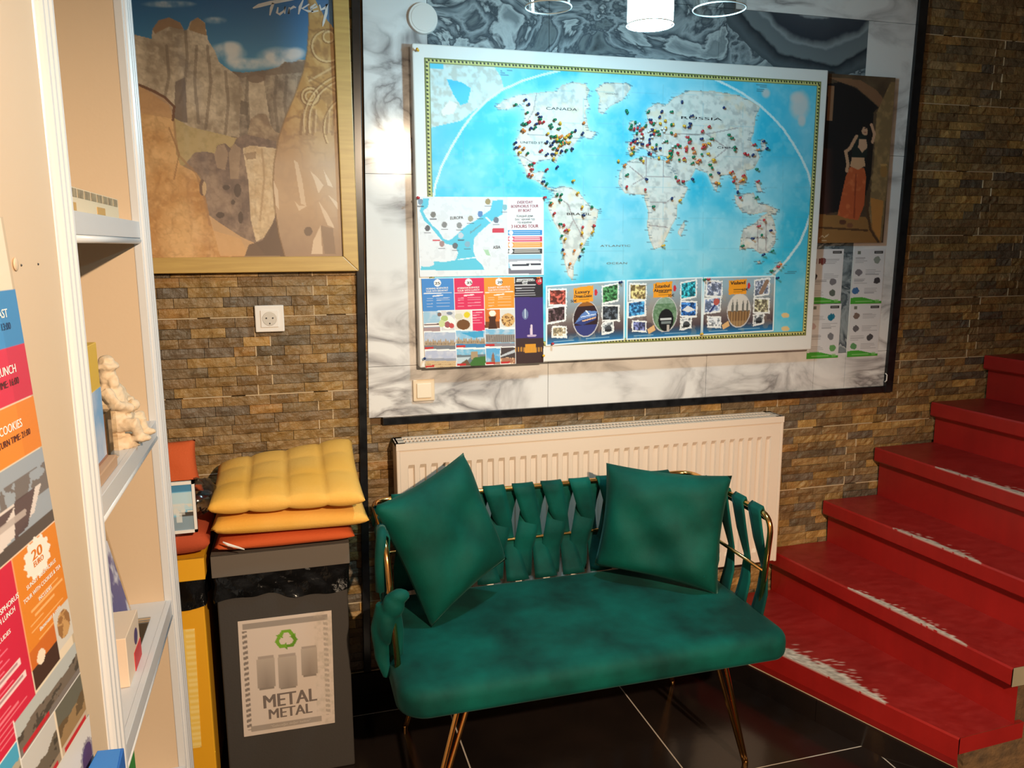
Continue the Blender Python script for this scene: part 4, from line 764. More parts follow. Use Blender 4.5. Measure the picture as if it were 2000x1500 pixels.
x0, x1, y0, y1 = cell(.005, .145, 608, 647); city(P, x0, x1, y0, y1, (150, 190, 214), (150, 130, 136), 'x', 4); P.poly([(x0+1, 632), (x1-1, 630), (x1-1, 638), (x0+1, 639)], (236, 226, 224)); P.line([(x0+2, 634), (x1-2, 633)], 1.1, (90, 66, 60)); P.poly([(x0, 640), (x1, 639), (x1, 647), (x0, 647)], (160, 136, 138))
x0, x1, y0, y1 = cell(.152, .265, 608, 646); P.put((P.X > x0) & (P.X < x1) & (P.Y > y0) & (P.Y < y1), (206, 206, 208)); P.ell((x0+x1)/2, 630, 14, 13, (238, 236, 230), 1, False)
for cx, cy, rx, ry, c in ((868, 622, 7, 6, (170, 190, 120)), (874, 634, 6, 6, (150, 80, 90)), (882, 636, 5, 5, (190, 70, 70)), (863, 632, 6, 7, (196, 206, 150)), (878, 612, 6, 3, (120, 130, 150)), (858, 614, 4, 4, (120, 96, 90))): P.ell(cx, cy, rx, ry, c, 1, False)
x0, x1, y0, y1 = cell(.27, .402, 607, 645); P.put((P.X > x0) & (P.X < x1) & (P.Y > y0) & (P.Y < y1), (222, 216, 206)); P.ell((x0+x1)/2, 634, 13, 10, (112, 72, 38), 1, False); P.ell(912, 615, 6, 6, (220, 196, 40), 1, False); P.ell(896, 618, 8, 6, (206, 202, 180), 1, False)
P.poly(bandp(.408, .512, 608, 648), (214, 44, 90))
for k in range(5): P.line([(colx(.415, 612), 611+k*5), (colx(.49-.02*(k % 2), 612), 610+k*5)], .7, (240, 214, 220), .7)
x0, x1, y0, y1 = cell(.516, .64, 606, 643); P.put((P.X > x0) & (P.X < x1) & (P.Y > y0) & (P.Y < y1), (206, 112, 44)); P.put((P.X > x0) & (P.X < x1) & (P.Y > 628) & (P.Y < y1), (120, 66, 32)); P.poly([(x0+7, 618), (x1-7, 617), (x1-9, 628), (x1-5, 642), (x0+6, 643), (x0+9, 628)], (66, 34, 22)); P.ell((x0+x1)/2, 612, 6.4, 6, (248, 238, 216), 1, False)
x0, x1, y0, y1 = cell(.644, .762, 606, 642); P.put((P.X > x0) & (P.X < x1) & (P.Y > y0) & (P.Y < y1), (216, 214, 208)); P.ell((x0+x1)/2+1, 625, 13, 13, (214, 170, 108), 1, False); rs = np.random.RandomState(5)
for k in range(24): P.ell((x0+x1)/2+rs.uniform(-10, 10), 625+rs.uniform(-10, 10), 1.5, 1.4, (110, 66, 34), .9, False)
for t0, t1, y0, y1, sky, sea, kd in ((.005, .265, 649, 682, (168, 182, 206), (110, 116, 126), 'sea'), (.27, .512, 647, 680, (130, 186, 220), (60, 130, 180), 'sea'), (.516, .762, 645, 679, (120, 180, 214), (140, 136, 146), 'palace'), (.005, .265, 685, 718, (176, 184, 208), (0, 0, 0), 'long'), (.27, .512, 683, 716, (110, 180, 216), (0, 0, 0), 'fort'), (.516, .635, 682, 714, (90, 166, 214), (0, 0, 0), 'tower'), (.64, .762, 681, 713, (180, 196, 214), (0, 0, 0), 'night')):
    a, b, c, d = cell(t0, t1, y0, y1); city(P, a, b, c, d, sky, sea, kd, int(y0*t1*10) % 50); P.poly([(a+1, d-4), (a+18, d-5), (a+18, d-1), (a+1, d)], (190, 40, 44))
P.poly([(900, 650), (944, 646), (944, 658), (926, 660)], (40, 150, 200), .8)
P.build('poster_print', PRINT_GLOSS, r, inv=r.location)
for tx, x, y in (('25', 849, 556), ('35', 911, 555), ('20', 971, 554)): lt(r, tx, x, y, 5, INK, 10, bold=.03)
lt(r, '25', 1049.5, 551, 5, INKW, 7, bold=.03); lt(r, 'NIGHT BOSPHORUS', 1008, 551, 3.4, INKW, 36, bold=.03); lt(r, 'TOUR', 1020, 556, 3.4, INKW, 10, bold=.03)
for tx, tx2, x, y in (('MORNING BOSPHORUS', 'TOUR WITH BREAKFAST', 832, 566), ('AFTERNOON BOSPHORUS', 'TOUR WITH LUNCH', 893, 565), ('SUNSET BOSPHORUS', 'TOUR WITH COOKIES & TEA', 953, 564)):
    lt(r, tx, x, y, 3.6, INKW, 43); lt(r, tx2, x, y+5, 3.6, INKW, 43)
# -- three outing cards
SCR = [(62, 66, 92), (44, 120, 70), (150, 96, 70), (52, 60, 70), (196, 168, 110), (70, 150, 190), (60, 100, 170), (170, 170, 190), (150, 160, 180), (120, 110, 90), (180, 190, 200)]
cards = [('dinner_cruise_card', 'card with a lit cruise boat and an orange dinner cruise tag, left of three', [(1066, 558), (1221, 547), (1220, 664), (1066, 676)], 'Luxury', 'Dinner Cruise'),
         ('aquarium_card', 'card with an aquarium tunnel and an orange tag, middle of three', [(1224, 547), (1373, 541), (1371, 656), (1223, 664)], 'İstanbul', 'Akvaryum'),
         ('theme_park_card', 'card with a castle globe and an orange tag, right of three', [(1375, 541), (1515, 538), (1511, 647), (1370, 655)], 'Vialand', '')]
for ci, (nm, lb, px4, t1, t2) in enumerate(cards):
    r, P = leaflet(nm, lb, 'card', px4, 150, 112, (140, 150, 160), group=None); N2 = P.noise(8, 30+ci, 3); N3 = P.noise(40, 60+ci, 3)
    P.a[:] = np.array([150, 176, 190]); P.put(np.clip((P.V-.15)*2, 0, 1), (130, 116, 110)); P.put(np.clip((P.V-.55)*3, 0, 1), (66, 52, 60)); P.put(np.clip((P.V-.8)*6, 0, 1), (40, 120, 176)); P.put(N2 > .62, (180, 160, 140), .3)
    # centre globe picture
    P.ell(.50, .60, .165, .30, (200, 196, 196)); P.ell(.50, .595, .155, .285, [(48, 28, 34), (120, 150, 120), (214, 206, 196)][ci]); inn = ((P.U-.5)/.155)**2+((P.V-.595)/.285)**2 < 1
    if ci == 0:
        P.put(inn & (P.V > .7), (54, 60, 120)); P.put(inn & (P.V < .38), (196, 120, 40), .7)
        P.poly([(.36, .66), (.44, .52), (.50, .46), (.64, .48), (.63, .60), (.46, .68)], (96, 130, 190), 1, True); P.poly([(.36, .66), (.46, .60), (.64, .56), (.62, .62), (.46, .70)], (46, 60, 120), 1, True)
        P.line([(.46, .63), (.62, .585)], .010, (240, 190, 140), 1, True); P.line([(.44, .56), (.62, .53)], .008, (210, 220, 240), 1, True); P.line([(.5, .46), (.54, .52)], .01, (220, 230, 240), 1, True)
    elif ci == 1:
        P.put(inn & (N3 > .5), (84, 120, 84), .7); P.put(inn & (P.V < .42), (170, 190, 180), .5); P.ell(.515, .70, .10, .19, (22, 26, 30)); P.rect(.44, .66, .585, .70, (200, 204, 204)); P.rect(.45, .72, .58, .76, (120, 130, 130)); P.rect(.53, .78, .56, .90, (190, 180, 170))
    else:
        P.put(inn & (P.V > .60), (124, 92, 62)); P.put(inn & (P.V > .78), (150, 120, 84))
        for tx in (.41, .47, .555, .615): P.poly([(tx-.016, .62), (tx-.014, .50), (tx, .40), (tx+.014, .50), (tx+.016, .62)], (110, 110, 104), 1, True)
        P.put(inn & (P.V > .62) & (np.sin(P.U*160) > .4), (190, 150, 100), .6)
    # side snapshots with torn white edges
    sn = [(.03, .05, .26, .34, -.02), (.01, .36, .25, .64, .03), (.07, .67, .26, .87, -.02), (.70, .07, .92, .38, .04), (.70, .38, .93, .66, -.02), (.70, .68, .86, .89, .03)]
    cc = [[(140, 60, 50), (70, 50, 54), (206, 186, 150), (52, 104, 60), (58, 64, 72), (170, 176, 180)], [(170, 144, 96), (56, 120, 180), (90, 96, 140), (40, 140, 160), (44, 96, 170), (170, 176, 180)], [(150, 160, 190), (150, 170, 210), (200, 206, 214), (160, 170, 196), (160, 150, 124), (170, 176, 180)]][ci]
    for (a, b, c, d, sk), col in zip(sn, cc):
        jit = (N3-.5)*.03; inside = (P.U+jit > a) & (P.U+jit < c) & (P.V+jit+sk*(P.U-a)/(c-a) > b) & (P.V+jit+sk*(P.U-a)/(c-a) < d); P.put(inside, (238, 238, 236))
        ii = (P.U > a+.018) & (P.U < c-.018) & (P.V+sk*(P.U-a)/(c-a) > b+.028) & (P.V+sk*(P.U-a)/(c-a) < d-.03); P.put(ii, col); P.put(ii & (N3 > .55), np.array(col)*.55, .8); P.put(ii & (N3 < .40), np.minimum(255, np.array(col)*1.5+30), .8)
    for a, b, c, d in ((.745, .74, .83, .84),): P.ell((a+c)/2, (b+d)/2, .045, .055, (70, 74, 80)); P.rect(.74, .80, .83, .83, (40, 42, 46))
    if ci == 2: P.line([(.10, .60), (.19, .44)], .013, (40, 50, 110), 1, True); P.ell(.185, .43, .04, .06, (190, 90, 80)); P.line([(.80, .30), (.88, .10)], .03, (150, 120, 100), 1, True)
    if ci == 1: P.poly([(.73, .54), (.80, .47), (.91, .55), (.80, .585)], (226, 226, 230), 1, True)
    tg = (P.U > .335+.02*N3) & (P.U < .60-.02*N3) & (P.V > .06+.03*N3-(P.U-.33)*.1) & (P.V < .30+.03*N3); P.put(tg, (240, 156, 40)); P.ell(.625, .17, .02, .055, (200, 50, 60))
    for k in range(2): P.rect(.41, .225+k*.04, .54, .237+k*.04, (90, 66, 30), .7)
    P.rect(.1, .93, .35, .945, (180, 220, 240), .8); P.rect(.5, .92, .8, .935, (180, 220, 240), .8)
    if ci: P.poly([(.27, .84), (.36, .77), (.38, .86), (.29, .92)], (222, 176, 120), 1, True)
    e = np.minimum(np.minimum(P.U, 1-P.U)*.28, np.minimum(P.V, 1-P.V)*.21); P.put(e < .0045, (226, 240, 244))
    P.build('card_print', PRINT_GLOSS, r, inv=r.location)
    cx = px4[0][0]+(px4[1][0]-px4[0][0])*.37; cy = px4[0][1]+(px4[3][1]-px4[0][1])*.15-3
    lt(r, t1, cx, cy+1, 6.5, INK, 28, bold=.03); 
    if t2: lt(r, t2, cx-2, cy+9, 6.0, INK, 34, bold=.03)
    lt(r, ('50€', '35€', '60€')[ci], cx+(-9, 25, 22)[ci], cy+(18, 18, 13)[ci], 5, INK, 12)
for x, y, c, wh in ((820, 387, Re, 'the left corner of the tour map leaflet'), (1060, 386, Re, 'the right corner of the tour map leaflet'), (830, 700, Bl, 'the lower left of the price poster'), (1060, 696, Ye, 'the lower right corner of the price poster'), (1046, 543, Or, 'the top right of the price poster'), (1207, 552, Bl, 'the top of the dinner cruise card'), (1077, 671, Re, 'the foot of the dinner cruise card'), (1371, 546, G, 'the top right corner of the aquarium card'), (1378, 545, Re, 'the top left corner of the theme park card'), (1514, 543, Bl, 'the top right corner of the theme park card'), (1366, 653, Ye, 'the foot of the aquarium card')): pin(x, y, c, wh)
# ================================================================== PAINTING AND NOTICES RIGHT OF THE MAP
pr = thing('canvas_painting', 'unframed painting of a dark haired woman in an orange skirt by an archway', 'painting', (2.07, 2.549, 1.525))
q = [aty(1598, 147, 2.531), aty(1752, 152, 2.531), aty(1722, 474, 2.531), aty(1580, 476, 2.531)]
q[0].x = q[3].x = 1.872; q[1].x = q[2].x = (q[1].x+q[2].x)/2; q[0].z = q[1].z; q[3].z = q[2].z
P = Print(*q, 120, 210, (74, 56, 40)); N1, N2 = P.noise(9, 71, 4), P.noise(26, 77, 3)
P.put(np.clip((N1-.4)*3, 0, 1), (112, 92, 66), .6); P.put(P.inpoly([(1580, 170), (1640, 160), (1672, 172), (1700, 196), (1716, 210), (1706, 220), (1704, 300), (1690, 390), (1660, 410), (1596, 420), (1590, 400)]), (20, 17, 18)); P.put(np.clip(1-abs(P.X-1612)/18, 0, 1)*(P.Y > 290)*(P.Y < 420), (72, 34, 26), .8)
P.poly([(1616, 150), (1680, 156), (1712, 176), (1728, 196), (1716, 208), (1698, 192), (1672, 170), (1640, 160)], (132, 92, 64), .9); P.poly([(1618, 168), (1630, 168), (1626, 236), (1614, 236)], (170, 120, 84), .8)
P.poly([(1712, 220), (1740, 160), (1750, 160), (1736, 330), (1722, 470), (1690, 470), (1706, 330)], (130, 104, 68), .9); P.put(P.inpoly([(1712, 220), (1740, 160), (1750, 160), (1722, 470), (1690, 470)])*np.clip((N2-.45)*4, 0, 1), (166, 132, 86), .7)
P.poly([(1592, 418), (1690, 424), (1704, 438), (1722, 474), (1578, 476)], (140, 98, 52)); P.line([(1594, 444), (1694, 450)], 2, (84, 54, 30)); P.line([(1690, 384), (1700, 448), (1716, 474)], 2.4, (80, 54, 32))
P.poly([(1700, 386), (1726, 392), (1718, 470), (1704, 446)], (184, 122, 58), .9); P.ell(1726, 334, 7, 13, (150, 108, 58), 1, False); P.line([(1721, 322), (1731, 322)], 2, (184, 140, 80))
P.poly([(1660, 326), (1688, 328), (1692, 345), (1688, 400), (1676, 430), (1650, 426), (1636, 420), (1644, 380), (1652, 344)], (182, 84, 44)); P.put(P.inpoly([(1660, 326), (1688, 328), (1692, 345), (1688, 400), (1676, 430), (1650, 426), (1636, 420), (1644, 380), (1652, 344)])*np.clip((N2-.5)*5, 0, 1), (214, 118, 70), .6); P.line([(1672, 340), (1668, 425)], 1.5, (140, 56, 30), .8)
P.poly([(1664, 308), (1688, 308), (1690, 324), (1676, 332), (1660, 324)], (196, 150, 112)); P.poly([(1674, 264), (1690, 262), (1698, 290), (1692, 308), (1664, 308), (1664, 280)], (24, 34, 30)); P.poly([(1678, 272), (1692, 272), (1694, 288), (1684, 298), (1676, 288)], (196, 152, 120))
P.ell(1690, 252, 8, 12, (196, 150, 118), 1, False); P.poly([(1680, 262), (1682, 242), (1692, 236), (1702, 242), (1706, 280), (1702, 340), (1694, 372), (1690, 330), (1696, 280), (1694, 250), (1686, 248)], (24, 18, 16)); P.line([(1673, 266), (1660, 290), (1652, 296), (1656, 320), (1654, 334)], 3, (192, 146, 112)); P.line([(1702, 244), (1708, 262), (1704, 278)], 2.6, (196, 150, 118))
P.ell(1646, 434, 7, 5, (90, 52, 34), 1, False); P.ell(1660, 440, 6, 5, (120, 74, 48), 1, False); P.line([(1688, 250), (1692, 250)], .8, (40, 26, 22)); P.line([(1688, 258), (1691, 259)], .8, (150, 70, 60))
P.line([(1600, 466), (1606, 460), (1610, 464), (1618, 458)], .8, (220, 200, 170), .8); P.line([(1606, 470), (1614, 470)], .8, (220, 200, 170), .7)
P.build('painted_canvas', CANVAS, pr, thick=.003, inv=pr.location)
TT = T(pr); TT.part(MB().box(q[0].x, q[1].x, 2.5342, 2.5482, q[3].z, q[0].z), 'stretcher', M('canvas_edge', L3(150, 120, 84), .8))
for k, (px4, lb) in enumerate((([(1590, 486), (1649, 487), (1641, 592), (1570, 594)], 'notice sheet with bottle pictures, upper left of four green footed notices'), ([(1670, 486), (1729, 487), (1721, 593), (1660, 593)], 'notice sheet with a jerrycan picture, upper right of four green footed notices'), ([(1575, 594), (1643, 594), (1637, 697), (1567, 703)], 'notice sheet with a blue water drop, lower left of four green footed notices'), ([(1660, 594), (1720, 594), (1715, 694), (1654, 698)], 'notice sheet with a brown round picture, lower right of four green footed notices'))):
    y = 2.5475; q = [aty(a, b, y) for a, b in px4]; zt = (q[0].z+q[1].z)/2; zb = (q[2].z+q[3].z)/2; xm = (q[1].x+q[2].x)/2; x0 = xm-.1405
    r = thing('notice_sheet', lb, 'notice', (x0, y, zb), 'green footed notice sheets'); P = Print((x0, y, zt), (xm, y, zt), (xm, y, zb), (x0, y, zb), 72, 104, (214, 212, 214)); n = P.noise(20, 90+k, 3)
    P.put(P.V > .915-.04*np.sin(P.U*4.2+.6), (72, 160, 54)); P.rect(.66, .03, .93, .085, (50, 46, 46)); P.rect(.69, .05, .9, .062, (170, 170, 170)); P.rect(.80, .93, .92, .985, (130, 190, 110), .7); P.rect(.15, .95, .7, .965, (170, 214, 150), .6)
    if k != 0: P.rect(.12, .03, .22, .09, (110, 116, 104))
    pos = [((.35, .22), (.12, .50), (.72, .60), (.72, .80)), ((.76, .20), (.20, .42), (.80, .58), (.14, .76)), ((.70, .24), (.15, .40), (.72, .60), (.8, .82)), ((.22, .22), (.22, .46), (.70, .64), (.18, .80))][k]
    cc = [[(120, 74, 70), (40, 36, 40), (110, 106, 110), (80, 90, 80)], [(130, 140, 130), (110, 104, 110), (50, 46, 50), (50, 96, 150)], [(20, 110, 140), (186, 160, 160), (110, 110, 116), (90, 150, 80)], [(110, 86, 76), (90, 86, 90), (60, 60, 62), (80, 140, 84)]][k]
    for j, ((cu, cv_), c) in enumerate(zip(pos, cc)):
        P.put((((P.U-cu)/.13)**2+((P.V-cv_)/.075)**2 < .6+.8*(n-.4)), c, .9); left = cu > .5; a = .06 if left else .42
        P.text_rows(a, cv_-.045, a+.5 if not left else .52, 4, .027, .011, (150, 148, 152), seed=k*7+j)
    if k == 0:
        for j in range(5): P.rect(.05+j*.09, .17, .09+j*.09, .27, (110+20*(j % 2), 60, 64))
    if k == 2: P.poly([(.70, .16), (.77, .26), (.70, .32), (.63, .26)], (20, 110, 140), 1, True)
    P.build('notice_print', PRINT, r, inv=r.location)
# hook at the trim's lower corner
hk = aty(1728, 738, 2.533); tag(MB().tube([hk+Vector((0, -.002, .018)), hk+Vector((.006, -.004, .012)), hk+Vector((.006, -.004, -.01)), hk+Vector((0, -.002, -.016))], .0022, 8).build('wire_hook', WHITEP, smooth=True), 'small white hook on the black trim at the corner of the marble', 'hook')
# ================================================================== GREEN VELVET BENCH
VEL = M('green_velvet', L3(0, 50, 44), .75, col2=L3(0, 88, 78), nscale=5, mixlo=.38, mixhi=.66, sheen=.3, spec=.2, bump=.05, bscale=220)
bench = thing('velvet_bench', 'green velvet bench with a gold tube frame and woven strap back', 'bench', (.77, 2.05, 0)); TB = T(bench)
def rrect(x0, x1, y0, y1, rs, inset, n=10):
    pts = []
    for (cx, cy, a0, r) in ((x1, y0, -90, rs[0]), (x1, y1, 0, rs[1]), (x0, y1, 90, rs[2]), (x0, y0, 180, rs[3])):
        sx = -1 if cx == x1 else 1; sy = -1 if cy == y1 else 1
        for k in range(n+1):
            a = math.radians(a0+90*k/n); pts.append((cx+sx*r+(r-inset)*math.cos(a), cy+sy*r+(r-inset)*math.sin(a)))
    return pts
def slab(x0, x1, y0, y1, rs, prof, fz=None):
    mb = MB(); n = None
    for z, ins in prof:
        o = rrect(x0, x1, y0, y1, rs, ins); n = len(o); mb.v += [(x, y, z if fz is None else fz(x, y, z)) for x, y in o]
    for j in range(len(prof)-1): mb.f += [(j*n+i, j*n+(i+1) % n, (j+1)*n+(i+1) % n, (j+1)*n+i) for i in range(n)]
    mb.f.append(tuple(range(n))[::-1]); mb.f.append(tuple(range((len(prof)-1)*n, len(prof)*n))); return mb
TB.part(slab(.215, 1.318, 1.748, 2.325, (.06, .09, .09, .08), [(.372, .03), (.374, .016), (.378, .007), (.385, .002), (.394, .0), (.420, .0), (.431, .002), (.440, .007), (.447, .014), (.452, .024), (.455, .036), (.456, .05)]), 'seat', VEL, smooth=True)
TB.part(slab(.27, 1.27, 1.80, 2.29, (.08, .06, .06, .08), [(.358, 0), (.374, 0)]), 'seat_underside', INK)
def arc(p, q, r_, n=6): return [p+(q-p)*k/n for k in range(n+1)]
def bend(path, rad=.05, n=6):
    out = [Vector(path[0])]
    for a, b, c in zip(path[:-2], path[1:-1], path[2:]):
        a, b, c = Vector(a), Vector(b), Vector(c); d1 = (a-b).normalized(); d2 = (c-b).normalized(); rr = min(rad, (a-b).length*.45, (c-b).length*.45)
        for k in range(n+1):
            t = k/n; out.append((b+d1*rr)*(1-t)**2+b*2*t*(1-t)+(b+d2*rr)*t*t)
    return out+[Vector(path[-1])]
RZ, BYB = .752, 2.345
TB.part(MB().tube(bend([(.236, 1.885, .40), (.222, 1.995, RZ), (.228, BYB, RZ), (1.306, BYB, RZ), (1.312, 1.875, .748), (1.309, 1.912, .40)], .06, 8), .0085, 12), 'frame_rail', GOLD, smooth=True)
TB.part(MB().tube(bend([(.228, 1.955, .585), (.232, BYB, .58), (1.302, BYB, .58), (1.311, 1.895, .575)], .05, 6), .0055, 10), 'middle_rail', GOLD, smooth=True)
for (tx, ty), (fx_, fy_) in (((.385, 1.80), (.262, 1.752)), ((1.118, 1.80), (1.243, 1.844)), ((.40, 2.26), (.30, 2.30)), ((1.14, 2.26), (1.24, 2.30))):
    lg = MB(); ft = Vector((fx_, fy_, .006))
    for s_ in (-.013, .013): lg.tube([Vector((tx+s_, ty, .372)), ft+Vector((s_*.25, 0, 0))], .0065, 10)
    lg.lathe([(.009, -.006), (.009, .006), (.005, .010)], tuple(ft), 12); TB.part(lg, 'leg', GOLD, smooth=False)
def strap(cpts, name='strap', th=.004, parent=None):
    """cpts: (centre, half width vector) pairs down a ribbon"""
    mb = MB(); P_ = []
    for i in range(len(cpts)-1):
        for k in range(4 if i < len(cpts)-2 else 5):
            t = k/4; P_.append((Vector(cpts[i][0])*(1-t)+Vector(cpts[i+1][0])*t, Vector(cpts[i][1])*(1-t)+Vector(cpts[i+1][1])*t))
    for c, h in P_:
        for s_ in (-1, -.5, 0, .5, 1): mb.v.append(tuple(c+h*s_+Vector((0, -.004*(1-s_*s_), 0))))
    for i in range(len(P_)-1):
        for k in range(4): mb.f.append((i*5+k, i*5+k+1, i*5+k+6, i*5+k+5))
    return TB.part(mb, name, VEL, smooth=True, solid=th)
for k in range(10):
    c = .320+k*.0965
    if c+.08 > 1.31: break
    X = Vector((1, 0, 0))
    strap([((c+.002, BYB+.014, RZ-.03), X*.034), ((c, BYB+.003, RZ+.013), X*.035), ((c, BYB-.013, RZ+.004), X*.035), ((c+.025, BYB-.006, RZ-.09), X*.030), ((c+.052, BYB+.010, .583), X*.017), ((c+.064, BYB-.004, .52), X*.029), ((c+.072, BYB-.03, .45), X*.038)])
    strap([((c+.056, BYB+.016, RZ-.005), X*.034), ((c+.034, BYB+.015, .68), X*.036), ((c+.012, BYB-.006, .60), X*.036), ((c+.0, BYB+.004, .53), X*.034), ((c-.004, BYB-.004, .45), X*.032)])
for sx, cs in ((1.312, (1.95, 2.04, 2.13, 2.22)), (.225, (2.05, 2.14, 2.23))):
    sg = 1 if sx > 1 else -1; Yv = Vector((0, 1, 0))
    for c in cs:
        strap([((sx+.012*sg, c, RZ-.03), Yv*.03), ((sx, c, RZ+.013), Yv*.03), ((sx-.012*sg, c, RZ), Yv*.031), ((sx-.004*sg, c-.02, .66), Yv*.027), ((sx+.010*sg, c-.035, .58), Yv*.016), ((sx, c-.045, .51), Yv*.026), ((sx-.02*sg, c-.05, .44), Yv*.03)])
# velvet wound round the left front post
mb = MB(); pth = [Vector((.220, 2.06, .766)), Vector((.214, 2.005, .764)), Vector((.206, 1.992, .71)), Vector((.206, 1.985, .62))]
mb.tube(bend(pth, .03), .014, 12); TB.part(mb, 'wound_velvet', VEL, smooth=True)
kn = MB(); kn.ball((.232, 1.935, .600), .030, 14, 10, (1.0, .8, 1.2)); kn.ball((.214, 1.945, .545), .034, 14, 10, (.8, .9, 1.7)); kn.ball((.246, 1.93, .625), .024, 12, 8, (1.2, .8, .8)); kn.tube([(.205, 1.95, .60), (.196, 1.96, .53), (.200, 1.95, .45), (.212, 1.94, .40)], .022, 10, taper=[.8, 1.1, .9, .6]); kn.tube([(.235, 1.94, .59), (.244, 1.95, .52), (.240, 1.95, .45)], .016, 10)
TB.part(kn, 'velvet_knot', VEL, remesh=.006)
# ---- throw cushions
def pillow(c4, th, n=28, pinch=.07, wr=.006, seed=1, tuft=None, bulge=.55):
    """closed cushion from four corner points (top left, top right, bottom right, bottom left as seen), th = half thickness"""
    A, B, C, Dd = [Vector(p) for p in c4]; nr = (B-A).cross(Dd-A).normalized(); rs = np.random.RandomState(seed); ph = rs.rand(8)*6.3
    mb = MB(); cen = (A+B+C+Dd)/4
    def pt(u, v, sgn):
        a, b = 2*u-1, 2*v-1; uu = .5+.5*a*(1-pinch*(1-b*b)*(abs(a))); vv = .5+.5*b*(1-pinch*(1-a*a)*(abs(b)))
        p = (A*(1-uu)+B*uu)*(1-vv)+(Dd*(1-uu)+C*uu)*vv
        e = max(0, (1-a**4)*(1-b**4))**bulge; t = th*e
        w_ = wr*(math.sin(7*u+4*v+ph[0])*math.sin(5*v-3*u+ph[1])+.6*math.sin(13*u-9*v+ph[2])*(1-abs(b))+.5*math.sin(15*v+6*u+ph[3])*(1-abs(a)))*e
        if tuft:
            cu, cv_ = tuft; t *= .62+.38*(abs(math.sin(math.pi*cu*u))**.5*(.55+.45*abs(math.sin(math.pi*cv_*v))**.5))
        return p-nr*sgn*(t+w_*(.7 if sgn < 0 else 1))
    k0 = 0
    for j in range(n+1):
        for i in range(n+1): mb.v.append(tuple(pt(i/n, j/n, 1)))
    m_ = len(mb.v)
    for j in range(n+1):
        for i in range(n+1): mb.v.append(tuple(pt(i/n, j/n, -1)))
    W_ = n+1
    for j in range(n):
        for i in range(n):
            a = j*W_+i; mb.f.append((a, a+1, a+W_+1, a+W_)); mb.f.append((m_+a, m_+a+W_, m_+a+W_+1, m_+a+1))
    for i in range(n):
        mb.f.append((i, m_+i, m_+i+1, i+1)); a = n*W_+i; mb.f.append((a, a+1, m_+a+1, m_+a))
        a = i*W_; mb.f.append((a, a+W_, m_+a+W_, m_+a)); a = i*W_+n; mb.f.append((a, m_+a, m_+a+W_, a+W_))
    return mb
def cushion(name, label, c4, th, mat, cat='cushion', group=None, **k):
    mb = pillow(c4, th, **k); lo = min(mb.v, key=lambda p: p[2]); o = mb.build(name, mat, None, smooth=True, origin=lo)
    bm = bmesh.new(); bm.from_mesh(o.data); bmesh.ops.remove_doubles(bm, verts=bm.verts, dist=.0004); bm.to_mesh(o.data); bm.free()
    return tag(o, label, cat, group)
VELC = M('green_velvet_cushion', L3(0, 62, 52), .7, col2=L3(0, 84, 72), nscale=6, sheen=.3, spec=.2, bump=.05, bscale=200)
cushion('throw_cushion', 'dark green velvet cushion tipped on its corner at the bench\'s left end', [aty(905, 884, 2.27), aty(990, 1092, 2.20), aty(842, 1226, 2.065), aty(728, 990, 2.08)], .062, VELC, group='green cushions on the bench', seed=3, wr=.008)
cushion('throw_cushion', 'green velvet cushion leaning upright at the bench\'s right end', [aty(1184, 904, 2.275), aty(1430, 929, 2.10), aty(1402, 1164, 2.03), aty(1160, 1104, 2.25)], .060, VELC, group='green cushions on the bench', seed=8, wr=.013)
# ================================================================== RECYCLING BINS
def bin_(name, label, x0, x1, y0, y1, mat, lidmat, z_lid=.70):
    r = thing(name, label, 'bin', ((x0+x1)/2, (y0+y1)/2, 0)); t = T(r)
    t.part(MB().box(x0, x1, y0, y1, 0, .605), 'body', mat, bevel=.004)
    bag = MB(); rs = random.Random(len(name)); NX = 46
    lp = [(x0-.006+(x1-x0+.012)*k/NX, y0-.006) for k in range(NX)]+[(x1+.006, y0-.006+(y1-y0+.012)*k/NX) for k in range(NX)]+[(x1+.006-(x1-x0+.012)*k/NX, y1+.006) for k in range(NX)]+[(x0-.006, y1+.006-(y1-y0+.012)*k/NX) for k in range(NX)]
    nl = len(lp); cx, cy = (x0+x1)/2, (y0+y1)/2
    low = [.010*math.sin(i*.13)+.004*math.sin(i*.41)-.004 for i in range(nl)]
    for j in range(7):
        for i, (x, y) in enumerate(lp):
            a = (.0035*math.sin(i*.55+j*1.1)+.003*math.sin(i*.23-j*.8+1)+rs.uniform(-.001, .001))*(j < 6); d = Vector((x-cx, y-cy, 0)).normalized()*a; zz = .566+low[i] if j == 0 else .566+low[i]*(1-j/6)+(.642-.566)*j/6
            bag.v.append((x+d.x, y+d.y, zz))
    for j in range(6): bag.f += [(j*nl+i, j*nl+(i+1) % nl, (j+1)*nl+(i+1) % nl, (j+1)*nl+i) for i in range(nl)]
    t.part(bag, 'bag_liner', M('black_bag', L3(12, 12, 13), .14, bump=.5, bscale=22), smooth=True)
    lx0, lx1, ly0, ly1 = x0-.008, x1+.009, y0-.010, y1+.010
    lid = MB().box(lx0, lx1, ly0, ly0+.004, z_lid-.064, z_lid).box(lx0, lx1, ly1-.004, ly1, z_lid-.064, z_lid).box(lx0, lx0+.004, ly0+.006, ly1-.006, z_lid-.062, z_lid-.001).box(lx1-.004, lx1, ly0+.006, ly1-.006, z_lid-.062, z_lid-.001).box(lx0, lx1, ly0, ly1, z_lid-.004, z_lid)
    t.part(lid, 'lid', lidmat, bevel=.0015); return r, t
GREYC = M('grey_cardboard', L3(58, 53, 49), .7, bump=.05, bscale=200); GREYL = M('grey_lid', L3(96, 87, 78), .65); YELC = M('yellow_cardboard', L3(222, 160, 22), .6); YELL = M('yellow_lid', L3(226, 166, 24), .6)
